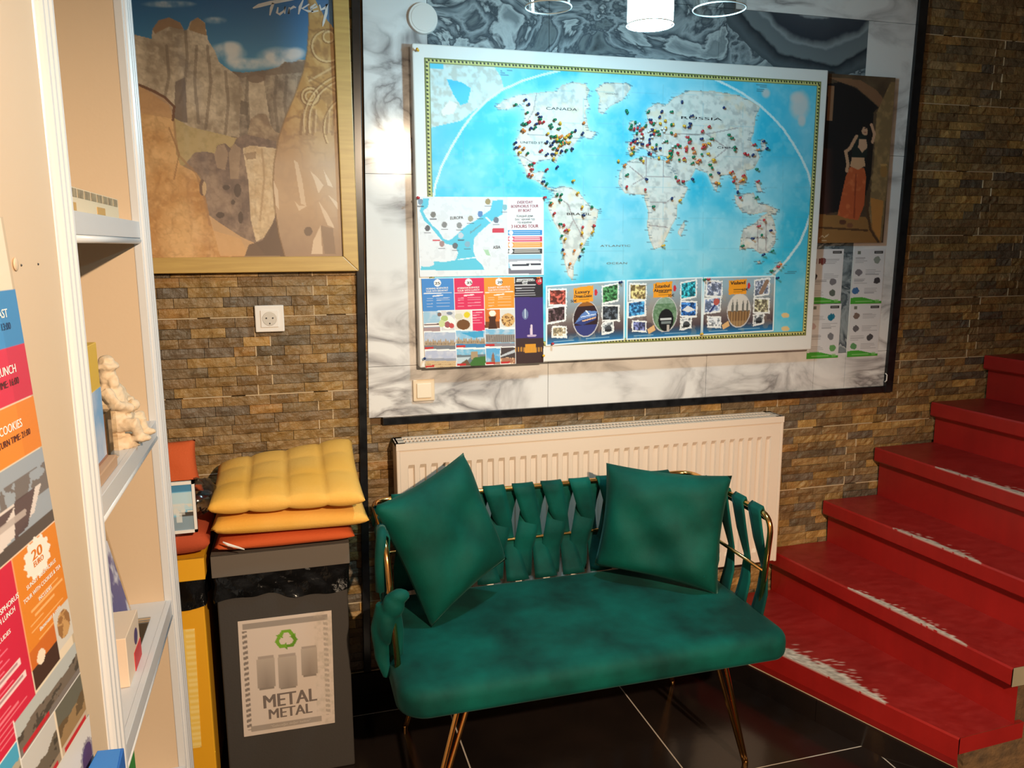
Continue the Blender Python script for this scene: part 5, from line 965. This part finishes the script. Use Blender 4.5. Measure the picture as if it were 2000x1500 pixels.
gb, tgb = bin_('recycling_bin', 'dark grey cardboard recycling bin with a metal sign', -.219, .131, 2.168, 2.50, GREYC, GREYL)
yb, tyb = bin_('recycling_bin', 'yellow cardboard recycling bin half hidden by the shelf unit', -.592, -.2520, 2.168, 2.50, YELC, YELL)
sy = 2.1665; P = Print((-.1695, sy, .4995), (.0835, sy, .4975), (.0785, sy, .1475), (-.1735, sy, .1495), 120, 165, (206, 190, 178)); N2 = P.noise(30, 13, 3)
bL = (P.U > .04) & (P.U < .085) & (P.V > .09) & (P.V < .95); P.put(bL & (((P.V+P.U*.2)*22 % 1) < .55), (128, 116, 108)); bR = (P.U > .90) & (P.U < .955) & (P.V > .06) & (P.V < .92); P.put(bR & (((P.V-P.U*.2)*22 % 1) < .55), (160, 148, 138), .8)
P.put((P.V > .03) & (P.V < .075) & (P.U > .05) & (P.U < .95), (140, 130, 122), .85); P.put((P.V > .915) & (P.V < .965) & (P.U > .08) & (P.U < .85), (150, 138, 128), .85)
P.put((P.U > .80)*np.clip((N2-.4)*3, 0, 1), (180, 168, 154), .6)
cu, cv_, R1 = .50, .20, .125
for k in range(3):
    a = math.radians(-90+120*k); rot = lambda x, y: (cu+(x*math.cos(a+math.pi/2)-y*math.sin(a+math.pi/2))*1.0, cv_+(x*math.sin(a+math.pi/2)+y*math.cos(a+math.pi/2))*.72)
    P.poly([rot(-.085, -.045), (rot(-.045, -.115)), rot(.045, -.115), rot(.085, -.055), rot(.105, -.07), rot(.095, -.005), rot(.03, -.02), rot(.052, -.034), rot(.025, -.078), rot(-.02, -.078), rot(-.05, -.025)], (112, 160, 44) if k != 1 else (96, 140, 36), 1, True)
for cx, cy, s_ in ((.27, .47, 1.), (.50, .485, 1.06), (.74, .42, .93)):
    w_, h_ = .098*s_, .125*s_; body = (abs(P.U-cx) < w_) & (abs(P.V-cy) < h_); sh_ = np.clip(.45+.55*abs((P.U-cx)/w_), 0, 1)
    P.put(body, (176, 162, 150)); P.put(body*np.clip((P.V-cy)/h_*.5+.5, 0, 1)*(1-sh_*.6), (118, 106, 98), .9); P.put((abs(P.U-cx) < w_*.86) & (P.V < cy-h_) & (P.V > cy-h_*1.18), (164, 150, 140)); P.put((abs(P.U-cx) < w_*.8) & (P.V > cy+h_) & (P.V < cy+h_*1.12), (136, 124, 114))
sg = P.build('metal_sign', PRINT, gb, inv=gb.location, thick=.0008); sg['label'] = 'printed metal recycling sign'
for tx, zz, s_, wd, x in (('METAL', .2275, .058, .145, -.118), ('METAL', .192, .044, .118, -.105)):
    text_mesh(tx, 'lettering', M('ink_taupe', L3(112, 100, 94), .5), sg, (x, sy-.0003, zz), XW, ZW, s_, bold=.03, width=wd, inv=gb.location, lift=.0004)
text_mesh('"Geleceğin değer katkısı"', 'lettering', M('ink_pale', L3(196, 182, 170), .5), sg, (-.10, sy-.0003, .166), XW, ZW, .010, width=.11, inv=gb.location, lift=.0004)
P = Print((-.49, sy, .50), (-.281, sy, .495), (-.287, sy, .14), (-.49, sy, .145), 50, 80, (232, 196, 96)); n = P.noise(20, 2, 3); P.put((P.U > .88) & ((P.V*22 % 1) < .5), (238, 210, 130)); P.put((n > .5) & (P.U < .85), (226, 182, 70), .5); o = P.build('plastic_sign', PRINT, yb, inv=yb.location, thick=.0008); o['label'] = 'pale yellow printed sign'
# ================================================================== SEAT PADS ON THE BINS
YPAD = M('yellow_cotton', L3(226, 166, 62), .85, col2=L3(232, 178, 84), nscale=5, bump=.12, bscale=160); OPAD = M('orange_cotton', L3(196, 84, 34), .85, bump=.12, bscale=160); OPAD2 = M('rust_cotton', L3(178, 74, 40), .85, bump=.12, bscale=160)
def flat(x0, x1, y0, y1, z00, z10, z11, z01): return [(x0, y1, z01), (x1, y1, z11), (x1, y0, z10), (x0, y0, z00)]
cushion('seat_pad', 'orange seat pad at the bottom of the pile on the grey bin', flat(-.215, .155, 2.135, 2.50, .726, .724, .73, .73), .022, OPAD, 'seat pad', 'seat pads on the bins', seed=4, pinch=.03, wr=.003, bulge=.35)
cushion('seat_pad', 'folded yellow seat pad under the top pad on the grey bin', flat(-.218, .195, 2.12, 2.50, .784, .771, .788, .787), .030, YPAD, 'seat pad', 'seat pads on the bins', seed=5, pinch=.03, wr=.003, bulge=.3)
cushion('seat_pad', 'tufted yellow seat pad on top of the pile on the grey bin', flat(-.222, .185, 2.105, 2.515, .846, .834, .905, .850), .036, YPAD, 'seat pad', 'seat pads on the bins', seed=6, pinch=.03, wr=.002, tuft=(4, 3), bulge=.28, n=44)
tag(MB().prism([(-.188, 2.110, .752), (-.150, 2.106, .735), (-.135, 2.104, .728), (-.176, 2.108, .742)], (0, 0, 0), (0, -.0012, .004)).build('care_tag', INKW), 'white cloth care tag hanging from the yellow pad', 'tag')
cushion('seat_pad', 'rust orange seat pad lying on the yellow bin', flat(-.60, -.223, 2.135, 2.49, .745, .745, .75, .75), .042, OPAD2, 'seat pad', 'seat pads on the bins', seed=9, pinch=.03, wr=.003, bulge=.3)
cushion('seat_pad', 'orange seat pad standing against the wall behind the small picture', [(-.52, 2.50, .95), (-.28, 2.50, .945), (-.26, 2.44, .80), (-.52, 2.44, .80)], .030, OPAD, 'seat pad', 'seat pads on the bins', seed=12, wr=.003)
bag = MB(); bag.ball((-.255, 2.24, .845), .055, 18, 12, (1.0, 1.5, .85)); bag.ball((-.33, 2.23, .83), .05, 18, 12, (1.5, 1.3, .6)); rs = random.Random(5); bag.v = [(x+rs.uniform(-.004, .004), y+rs.uniform(-.004, .004), max(.792, z+rs.uniform(-.004, .004))) for x, y, z in bag.v]
tag(bag.build('plastic_bag', pane_mat('clear_film', (.80, .74, .70), 1.6, .15), smooth=True), 'crumpled clear plastic bag on the rust orange seat pad', 'plastic bag')
sp_ = thing('small_picture', 'small white framed seaside picture on the orange seat pad', 'picture', (-.29, 2.10, .79)); TT = T(sp_)
fx0, fx1, fz0, fz1 = -.335, -.2455, .793, .930; y = 2.10
P = Print((fx0+.007, y-.002, fz1-.008), (fx1-.007, y-.002, fz1-.008), (fx1-.007, y-.002, fz0+.008), (fx0+.007, y-.002, fz0+.008), 40, 56, (120, 182, 214)); n = P.noise(12, 3, 3)
P.put((P.V > .18) & (P.V < .55), (176, 204, 216)); P.put(P.V < .15, (70, 130, 170)); P.put((P.V > .42) & (P.V < .62) & (n > .42), (206, 206, 200)); P.put((P.V > .60) & (P.V < .70) & (P.U > .55), (70, 64, 60)); P.put(P.V > .70, (130, 150, 164)); P.rect(.30, .40, .72, .66, (206, 208, 206), .7); P.rect(.45, .62, .62, .82, (214, 216, 214), .8)
P.build('picture_print', PRINT_GLOSS, sp_, inv=sp_.location)
fm = MB().box(fx0, fx1, y-.005, y+.008, fz1-.008, fz1).box(fx0, fx1, y-.005, y+.008, fz0, fz0+.008).box(fx0, fx0+.007, y-.005, y+.008, fz0, fz1).box(fx1-.007, fx1, y-.005, y+.008, fz0, fz1).box(fx0, fx1, y+.002, y+.008, fz0, fz1); TT.part(fm, 'picture_frame', WHITEP)
# ================================================================== WHITE SHELF UNIT WITH SIDE PANEL
CREAM = M('cream_paint', L3(206, 181, 152), .5, bump=.02, bscale=120); WHITE = M('white_lacquer', L3(208, 208, 210), .3)
unit = thing('shelf_unit', 'white shelf unit with fluted edges and a flat cream side panel', 'shelf unit', (-.42, 1.65, 0)); TU = T(unit)
UX, UB = -.30, -.56; Y0, Y1, Y2, Y3 = 1.255, 1.340, 1.965, 2.050; UT = 2.16
for ya, yb_ in ((Y0, Y1), (Y2, Y3)):
    TU.part(MB().box(UB, UX-.018, (yb_-.02) if ya == Y0 else ya, yb_ if ya == Y0 else (ya+.02), 0, UT), 'side_board', CREAM)
    pil = TU.part(MB().box(UX-.018, UX, ya, yb_, 0, UT+.05), 'pilaster', WHITE, bevel=.002)
    fl_ = MB(); w_ = yb_-ya
    for k in range(3): fl_.tube([(UX, ya+w_*(.2+.3*k), .0), (UX, ya+w_*(.2+.3*k), UT+.05)], w_*.105, 10)
    o = fl_.build('fluting', WHITE, pil, smooth=False); o.data.transform(Matrix.Translation(-Vector(unit.location)))
TU.part(MB().box(UB-.012, UB, Y0, Y3, 0, UT), 'back_board', CREAM)
TU.part(MB().box(UB, UX-.012, Y1, Y2, UT-.02, UT), 'top_board', CREAM); TU.part(MB().box(UX-.016, UX-.002, Y1, Y2, UT-.10, UT+.05), 'valance', WHITE)
for zt in (1.575, 1.12, .6725, .225):
    sh = TU.part(MB().box(UB, UX-.014, Y1+.0005, Y2-.0005, zt-.022, zt), 'shelf', WHITE)
    TU.part(MB().box(UX-.014, UX-.002, Y1, Y2, zt-.036, zt), 'shelf_edge', WHITE, sh, bevel=.001); TU.part(MB().tube([(UX-.008, Y1, zt-.042), (UX-.008, Y2, zt-.042)], .007, 10), 'shelf_moulding', WHITE, sh, smooth=True)
th = math.radians(5.96); DV = Vector((math.sin(th), math.cos(th), 0)); NV = Vector((math.cos(th), -math.sin(th), 0)); P0 = Vector((UX-.002, Y0, 0))
TU.part(MB().prism([P0, P0-DV*1.15, P0-DV*1.15-NV*.02, P0-NV*.02], (0, 0, 0), (0, 0, UT+.05)), 'side_panel', CREAM)
def pan(x, y, off=0.):
    d = Vector(ray(x, y)); o = Vector((0, 0, H)); return o+d*((P0+NV*off-o).dot(NV)/d.dot(NV))
TU.part(MB().ball(pan(31, 516, .001), .0085, 16, 10, (.25, 1, 1)), 'screw_cover', CREAM, smooth=True)
for q_ in ((41, 518), (74, 516)): TU.part(MB().ball(pan(*q_), .0016, 8, 6), 'screw_hole', INK)
# ---- the tour board leaning on the panel
TOPZ, BOTZ = 1.5553, .9004; UR = -.1656; LEAN = .0346; WB = .367
def bp(u, z, lift=0.): return P0+DV*u+Vector((0, 0, z))+NV*(LEAN*(TOPZ-z)/(TOPZ-BOTZ)+.003+lift)
def brd(x, y):
    a, b, c = bp(UR, TOPZ), bp(UR-WB, TOPZ), bp(UR, BOTZ); n = (b-a).cross(c-a).normalized(); d = Vector(ray(x, y)); o = Vector((0, 0, H)); return o+d*((a-o).dot(n)/d.dot(n))
tb = thing('tour_board', 'tall leaning board of coloured tour bands and photos beside the shelf unit', 'board', bp(UR, BOTZ)); iv = tb.location
P = Print(bp(UR-WB, TOPZ), bp(UR, TOPZ), bp(UR, BOTZ), bp(UR-WB, BOTZ), 150, 420, (224, 206, 182))
N1, N2 = P.noise(10, 55, 4), P.noise(50, 57, 3)
P.rect(0, 0, .86, .13, (232, 226, 220)); P.put((P.U > .985) | (P.V < .002), (190, 168, 140))
for a, b, c in ((.1305, .2295, (64, 138, 196)), (.2315, .3285, (208, 44, 72)), (.3305, .428, (230, 132, 44))): P.rect(0, a, 1, b, c); P.rect(.86, a, 1, b, np.array(c)*.93, .8)
a, b = .43, .579; m_ = (P.V > a) & (P.V < b); t = (P.V-a)/(b-a); P.put(m_, (150, 158, 168)); P.put(m_ & (t > .2) & (t < .55) & (N2 > .42), (112, 104, 102)); P.put(m_ & (t > .84), (84, 74, 70))
P.poly([(0, a+.02), (.35, a+.035), (.36, a+.06), (.72, a+.066), (.95, a+.062), (.86, a+.105), (.60, a+.128), (0, a+.135)], (214, 202, 196), 1, True)
for q_ in ([(.0, a+.05), (.18, a+.052), (.20, a+.075), (.0, a+.08)], [(.22, a+.062), (.50, a+.066), (.50, a+.09), (.24, a+.09)], [(.53, a+.068), (.74, a+.07), (.66, a+.088), (.53, a+.09)], [(.05, a+.02), (.2, a+.025), (.2, a+.04), (.05, a+.036)], [(.74, a+.062), (.9, a+.062), (.8, a+.12), (.7, a+.125)]): P.poly(q_, (76, 58, 60), .9, True)
P.line([(0, a+.097), (.80, a+.092)], .006, (180, 166, 160), .9, True); P.ell(.40, a+.118, .035, .010, (60, 50, 50)); P.ell(.40, a+.118, .016, .0045, (220, 210, 204))
c0 = .66
P.rect(0, .581, c0-.006, .79, (200, 36, 64)); P.rect(c0, .581, 1, .79, (218, 128, 42)); P.rect(c0-.006, .581, c0, .79, (240, 160, 120)); P.rect(.0, .5795, 1, .5815, (238, 206, 180))
tt = np.arctan2((P.V-.615)*2.79, (P.U-.83)*1.); rr_ = np.hypot((P.V-.615)*2.79, P.U-.83); P.put(rr_ < .098+.008*np.cos(tt*12), (236, 226, 214)); rr_ = np.hypot((P.V-.625)*2.79, P.U-.30); P.put(rr_ < .12+.008*np.cos(np.arctan2((P.V-.625)*2.79, (P.U-.3))*12), (236, 226, 220))
for k, (aa, bb) in enumerate(((.78, .95), (.72, .98), (.74, .9), (.70, .80), (.70, .96), (.76, .95), (.74, .9), (.70, .86), (.72, .97))): P.rect(aa, .683+k*.0115, bb, .686+k*.0115, (246, 196, 140), .7)
for k in range(9): P.rect(.25+.03*(k % 3), .700+k*.0095, .50+.04*(k % 2), .7026+k*.0095, (240, 150, 170), .7)
P.rect(.05, .745, .60, .758, (232, 206, 206)); P.rect(.05, .774, .62, .787, (232, 206, 206)); P.rect(.07, .749, .58, .753, (150, 100, 110), .7); P.rect(.07, .778, .60, .782, (150, 100, 110), .7)
P.rect(c0, .757, .86, .83, (200, 104, 40)); P.put((P.U > c0) & (P.U < .86) & (P.V > .79) & (P.V < .83), (70, 44, 34)); P.ell(.735, .785, .032, .013, (236, 214, 190)); P.rect(.86, .742, 1, .815, (206, 198, 188)); P.ell(.935, .777, .055, .027, (196, 150, 96)); P.put((((P.U-.935)/.055)**2+((P.V-.777)/.027)**2 < 1) & (N2 > .5), (140, 96, 56), .8)
P.rect(0, .79, .37, .862, (120, 70, 60)); P.ell(.24, .826, .16, .032, (226, 214, 200)); P.poly([(.14, .835), (.26, .805), (.34, .822), (.24, .845)], (130, 62, 34), 1, True); P.ell(.22, .838, .05, .012, (220, 130, 50)); P.rect(.375, .79, c0-.006, .862, (200, 36, 64))
for k in range(6): P.rect(.40, .80+k*.009, .5+.05*(k % 3), .803+k*.009, (236, 150, 160), .7)
def scene_(u0_, v0_, u1_, v1_, sky, gr, gnd, sd):
    m_ = (P.U > u0_) & (P.U < u1_) & (P.V > v0_) & (P.V < v1_); t = (P.V-v0_)/(v1_-v0_); P.put(m_, sky); hz = .45+.3*(N1-.5)*2; P.put(m_ & (t > hz), gr); P.put(m_ & (t > hz) & (N2 > .52), np.array(gr)*.6, .8); P.put(m_ & (t > .82), gnd); P.rect(u0_+.02, v1_-.010, u0_+.22, v1_-.002, (186, 40, 48))
scene_(0, .866, .49, .935, (74, 156, 190), (170, 160, 140), (90, 110, 120), 1); scene_(.50, .834, 1, .90, (176, 178, 176), (112, 98, 86), (120, 110, 106), 2); scene_(.50, .904, .75, 1, (190, 186, 182), (104, 92, 78), (150, 130, 110), 3); scene_(.76, .904, 1, 1, (100, 96, 84), (150, 120, 84), (190, 170, 150), 4); scene_(0, .94, .49, 1, (180, 180, 180), (84, 82, 64), (90, 100, 70), 5)
for v in (.8645, .937): P.rect(0, v-.0015, .495, v+.0015, (232, 226, 220))
P.rect(.493, .83, .499, 1, (226, 222, 218)); P.rect(.5, .9005, 1, .9035, (226, 222, 218))
P.build('board_print', PRINT, tb, inv=iv)
TT = T(tb); a, b, c, d = bp(UR-WB, TOPZ), bp(UR, TOPZ), bp(UR, BOTZ), bp(UR-WB, BOTZ); TT.part(MB().prism([a, b, c, d], -NV*.0025, -NV*.0013), 'board_backing', WHITE)
UPB = (bp(UR, TOPZ)-bp(UR, BOTZ)).normalized()
def bt(txt, x, y, px_h, mat, align='RIGHT', wpx=None):
    p = brd(x, y); s_ = (brd(x, y-px_h)-p).length/.7; wd = (brd(x-wpx, y+wpx*(y-480)/(721-x))-p).length if wpx else None
    return text_mesh(txt, 'lettering', mat, tb, p, DV, UPB, s_, align, bold=.018, width=wd, inv=iv, lift=.0006)
INKB = M('ink_navy', L3(36, 60, 100), .5); INKD = M('ink_brown', L3(80, 34, 30), .5)
bt('WITH BREAKFAST', 15, 619, 16, INKW); bt('RETURN TIME: 13:00', 21, 642, 13, INKB); bt('WITH LUNCH', 31.5, 726, 16, INKW); bt('RETURN TIME: 16:00', 37, 748, 13, INKD); bt('WITH COOKIES', 43, 832, 16, INKW); bt('RETURN TIME: 21:00', 59, 847, 12, INKD)
bt('20', 83, 1078, 20, INKO, wpx=19); bt('EURO', 85, 1091, 11, INKO, wpx=18); bt('SUNSET BOSPHORUS', 108, 1097, 8, INKW, wpx=56); bt('TOUR WITH COOKIES & TEA', 117, 1108, 8, INKW, wpx=71); bt('INCLUDES', 100, 1148, 7, INKW, wpx=24); bt('Включает в себя', 117, 1187, 7, INKW, wpx=39)
bt('35', 0, 1165, 20, INKR, wpx=22); bt('BOSPHORUS', 36, 1166, 11, INKW, wpx=48); bt('WITH LUNCH', 29, 1192, 11, INKW, wpx=46); bt('INCLUDES', 20, 1235, 9, INKW, wpx=36)
# white leaflet with a purple seal below the board
q_ = [pan(100, 1425, .022), pan(174, 1395, .022)]; q0, q1 = q_; up = Vector((0, 0, 1))
wl = thing('seal_leaflet', 'white leaflet with a purple seal under the tour board', 'leaflet', q1-up*.12); tl = q1-DV*.16
P = Print(tl+up*.0, q1, q1-up*.12, tl-up*.12, 70, 56, (214, 208, 202)); tt = np.arctan2((P.V-.42)*.75, P.U-.87); rr_ = np.hypot((P.V-.42)*.75, P.U-.87); P.put(rr_ < .15+.012*np.cos(tt*20), (150, 140, 150)); P.put(rr_ < .115, (84, 62, 104)); P.build('leaflet_print', PRINT, wl, inv=wl.location)
bx = pan(170, 1500, .045); bxm = MB(); a = pan(190, 1466, .03); 
bb = thing('blue_box', 'blue box in front of the panel at the picture\'s lower edge', 'box', a-up*.16); TT = T(bb); TT.part(MB().prism([a, a-DV*.07, a-DV*.07+NV*.045, a+NV*.035], (0, 0, -.16), (0, 0, 0)), 'box_body', M('blue_card', L3(36, 98, 176), .5), bevel=.001); TT.part(MB().prism([a-DV*.004+NV*.002, a-DV*.066+NV*.002, a-DV*.066+NV*.043, a-DV*.004+NV*.032], (0, 0, 0), (0, 0, .002)), 'box_lid', M('blue_card2', L3(52, 120, 196), .5))
# ---- things on the shelves
def carve(o, k=.006, sc=.012):
    tx = bpy.data.textures.new('carving', 'CLOUDS'); tx.noise_scale = sc; q = o.modifiers.new('carve', 'DISPLACE'); q.texture = tx; q.strength = k; q.mid_level = .5; return o
PLAS = M('plaster_cast', L3(214, 190, 160), .75, bump=.15, bscale=150)
st = MB(); cx, cy, z = -.350, 1.735, 1.12
st.lathe([(0, 0), (.052, 0), (.054, .008), (.050, .022), (.040, .028), (0, .03)], (cx, cy, z), 24); st.ball((cx, cy, z+.062), .046, 16, 12, (.95, 1.0, .9)); st.ball((cx, cy+.004, z+.098), .036, 16, 12, (.9, .95, 1.05)); st.ball((cx, cy-.002, z+.143), .0195, 16, 12, (.9, .95, 1.15)); st.ball((cx+.012, cy-.012, z+.132), .012, 12, 8, (1, 1, 1.4))
st.ball((cx, cy, z+.163), .024, 16, 10, (1, 1, .45)); st.ball((cx, cy, z+.174), .015, 12, 8, (1, 1, .8))
for s_ in (-1, 1):
    st.tube([(cx, cy+s_*.030, z+.118), (cx+.018, cy+s_*.044, z+.092), (cx+.042, cy+s_*.018, z+.078)], .012, 10, taper=[1, 1, .8]); st.tube([(cx, cy+s_*.022, z+.045), (cx+.050, cy+s_*.034, z+.048), (cx+.052, cy+s_*.026, z+.024)], .015, 10, taper=[1.1, 1, .8]); st.ball((cx+.058, cy+s_*.028, z+.018), .014, 10, 8, (1.4, .9, .6))
st.ball((cx-.01, cy+.062, z+.030), .036, 12, 8, (.9, 1.1, .9)); st.ball((cx+.044, cy, z+.082), .012, 10, 8)
o = st.build('figurine', PLAS, None, remesh=.0028, origin=(cx, cy, z)); carve(o); tag(o, 'cream plaster figurine of a seated man in a turban on the middle shelf', 'figurine')
st = MB(); cx, cy, z = -.41, 1.66, 1.575
st.ball((cx, cy, z+.045), .045, 14, 10, (1, 1.2, 1)); st.ball((cx, cy+.09, z+.035), .038, 14, 10, (.9, 1.4, .9)); st.ball((cx+.005, cy-.03, z+.075), .03, 12, 8, (1, 1, .9)); st.tube([(cx+.02, cy+.10, z+.055), (cx+.01, cy+.16, z+.062)], .008, 8, taper=[1, .3]); st.ball((cx+.03, cy+.04, z+.025), .03, 12, 8, (1, 1.6, .8))
o = st.build('figurine', PLAS, None, remesh=.004, origin=(cx, cy, z)); carve(o, .012, .02); tag(o, 'lumpy pale stone animal figurine on the top shelf', 'figurine')
hb = thing('souvenir_box', 'long low souvenir box with a row of small brown pictures on the top shelf', 'box', (-.335, 1.65, 1.575)); TT = T(hb)
sbx = TT.part(MB().box(-.352, -.326, 1.46, 1.87, 1.5755, 1.618), 'box_body', M('box_cream', L3(220, 198, 166), .6), bevel=.001)
for k in range(8): TT.part(MB().box(-.3262, -.3252, 1.468+k*.05, 1.510+k*.05, 1.602, 1.616), 'small_picture_tile', M('sepia_print', L3(132, 112, 86), .6, col2=L3(168, 146, 112), nscale=60), sbx)
for y0_, y1_ in ((1.465, 1.50), (1.66, 1.73)): TT.part(MB().box(-.3262, -.3252, y0_, y1_, 1.580, 1.593), 'ochre_picture_tile', M('ochre_print', L3(196, 150, 84), .6), sbx)
def book(name, label, cat, x0, x1, y0, y1, z0, z1, cover, edge=None, lean=0.):
    r = thing(name, label, cat, ((x0+x1)/2, (y0+y1)/2, z0)); t = T(r); sh_ = lambda mb: mb
    mb = MB().box(x0, x1, y0, y1, z0, z1)
    def L_(m_): m_.v = [(p[0]-lean*(p[2]-z0), p[1], p[2]) for p in m_.v]; return m_
    cvp = t.part(L_(mb), 'cover', cover, bevel=.0015)
    if edge is not None: t.part(L_(MB().box(x0+.001, x1+.0012, y0+.003, y1-.003, z0+(z1-z0)*.10, z1-(z1-z0)*.35)), 'cover_picture', edge, cvp)
    return r
book('guide_book', 'yellow and blue guide book standing at the near end of the middle shelf', 'book', -.345, -.328, 1.445, 1.56, 1.1205, 1.352, M('yellow_cover', L3(222, 176, 66), .4), M('blue_cover', L3(120, 166, 206), .4, col2=L3(206, 206, 214), nscale=14))
ac = thing('glazed_box', 'small glazed wooden box behind the tile on the middle shelf', 'box', (-.345, 1.60, 1.12)); TT = T(ac); TT.part(MB().box(-.362, -.330, 1.575, 1.635, 1.1205, 1.215), 'wood_core', M('box_wood', L3(122, 78, 46), .5, col2=L3(150, 100, 60), nscale=8, stretch=(1, 1, 12)), bevel=.001); TT.part(MB().box(-.368, -.323, 1.569, 1.641, 1.1202, 1.222), 'clear_cover', pane_mat('clear_plastic', (.93, .90, .84), 1.5, .04))
tl_ = thing('relief_tile', 'brown relief tile lying on the middle shelf', 'tile', (-.335, 1.46, 1.12)); TT = T(tl_); TT.part(MB().box(-.40, -.312, 1.375, 1.565, 1.1205, 1.142), 'tile_body', M('tile_clay', L3(190, 150, 118), .6), bevel=.002)
for k in range(5): TT.part(MB().box(-.390+.014*k, -.381+.014*k, 1.385, 1.555, 1.142, 1.146), 'relief_rib', M('relief_brown', L3(150, 104, 82), .6), bevel=.001)
hd = thing('leaflet_holder', 'clear leaflet holder with a blue violet leaflet on the lower shelf', 'leaflet holder', (-.37, 1.75, .6725)); TT = T(hd)
TT.part(MB().prism([(-.372, 1.715, .675), (-.372, 1.876, .675), (-.415, 1.876, .91), (-.415, 1.715, .91)], (0, 0, 0), (.002, 0, 0)), 'clear_back', pane_mat('clear_plastic', (.93, .90, .84), 1.5, .04)); TT.part(MB().box(-.372, -.335, 1.715, 1.876, .673, .676), 'holder_foot', pane_mat('clear_plastic', (.93, .90, .84), 1.5, .04))
lf_ = TT.part(MB().prism([(-.362, 1.72, .68), (-.362, 1.83, .68), (-.402, 1.83, .885), (-.402, 1.72, .90)], (0, 0, 0), (.0015, 0, 0)), 'leaflet', M('violet_leaflet', L3(86, 86, 140), .4, col2=L3(206, 204, 214), nscale=16, mixlo=.5, mixhi=.6))
bk = thing('white_carton', 'small white carton with a red corner and purple seal on the lower shelf', 'box', (-.345, 1.63, .6725)); TT = T(bk); crt = TT.part(MB().box(-.375, -.328, 1.57, 1.70, .673, .775), 'carton', M('carton_cream', L3(230, 206, 182), .5), bevel=.0015); TT.part(MB().box(-.3282, -.3268, 1.63, 1.70, .6735, .712), 'red_corner', M('red_print', L3(200, 40, 44), .5), crt); TT.part(MB().ball((-.3274, 1.66, .735), .017, 20, 8, (.06, 1, 1)), 'purple_seal', M('purple_print', L3(78, 62, 108), .5), crt)
book('red_booklet', 'dark red booklet beside the white carton on the lower shelf', 'booklet', -.385, -.378, 1.50, 1.62, .673, .80, M('darkred_cover', L3(140, 30, 34), .45), M('dark_print', L3(50, 34, 40), .45))
book('green_booklet', 'green and white booklet standing on the lowest shelf', 'booklet', -.338, -.331, 1.47, 1.56, .2255, .575, WHITEP, None)
gk = bpy.data.objects['green_booklet']; TT = T(gk); TT.part(MB().box(-.3312, -.3295, 1.472, 1.558, .50, .572), 'green_band', M('green_print', L3(40, 140, 56), .5))
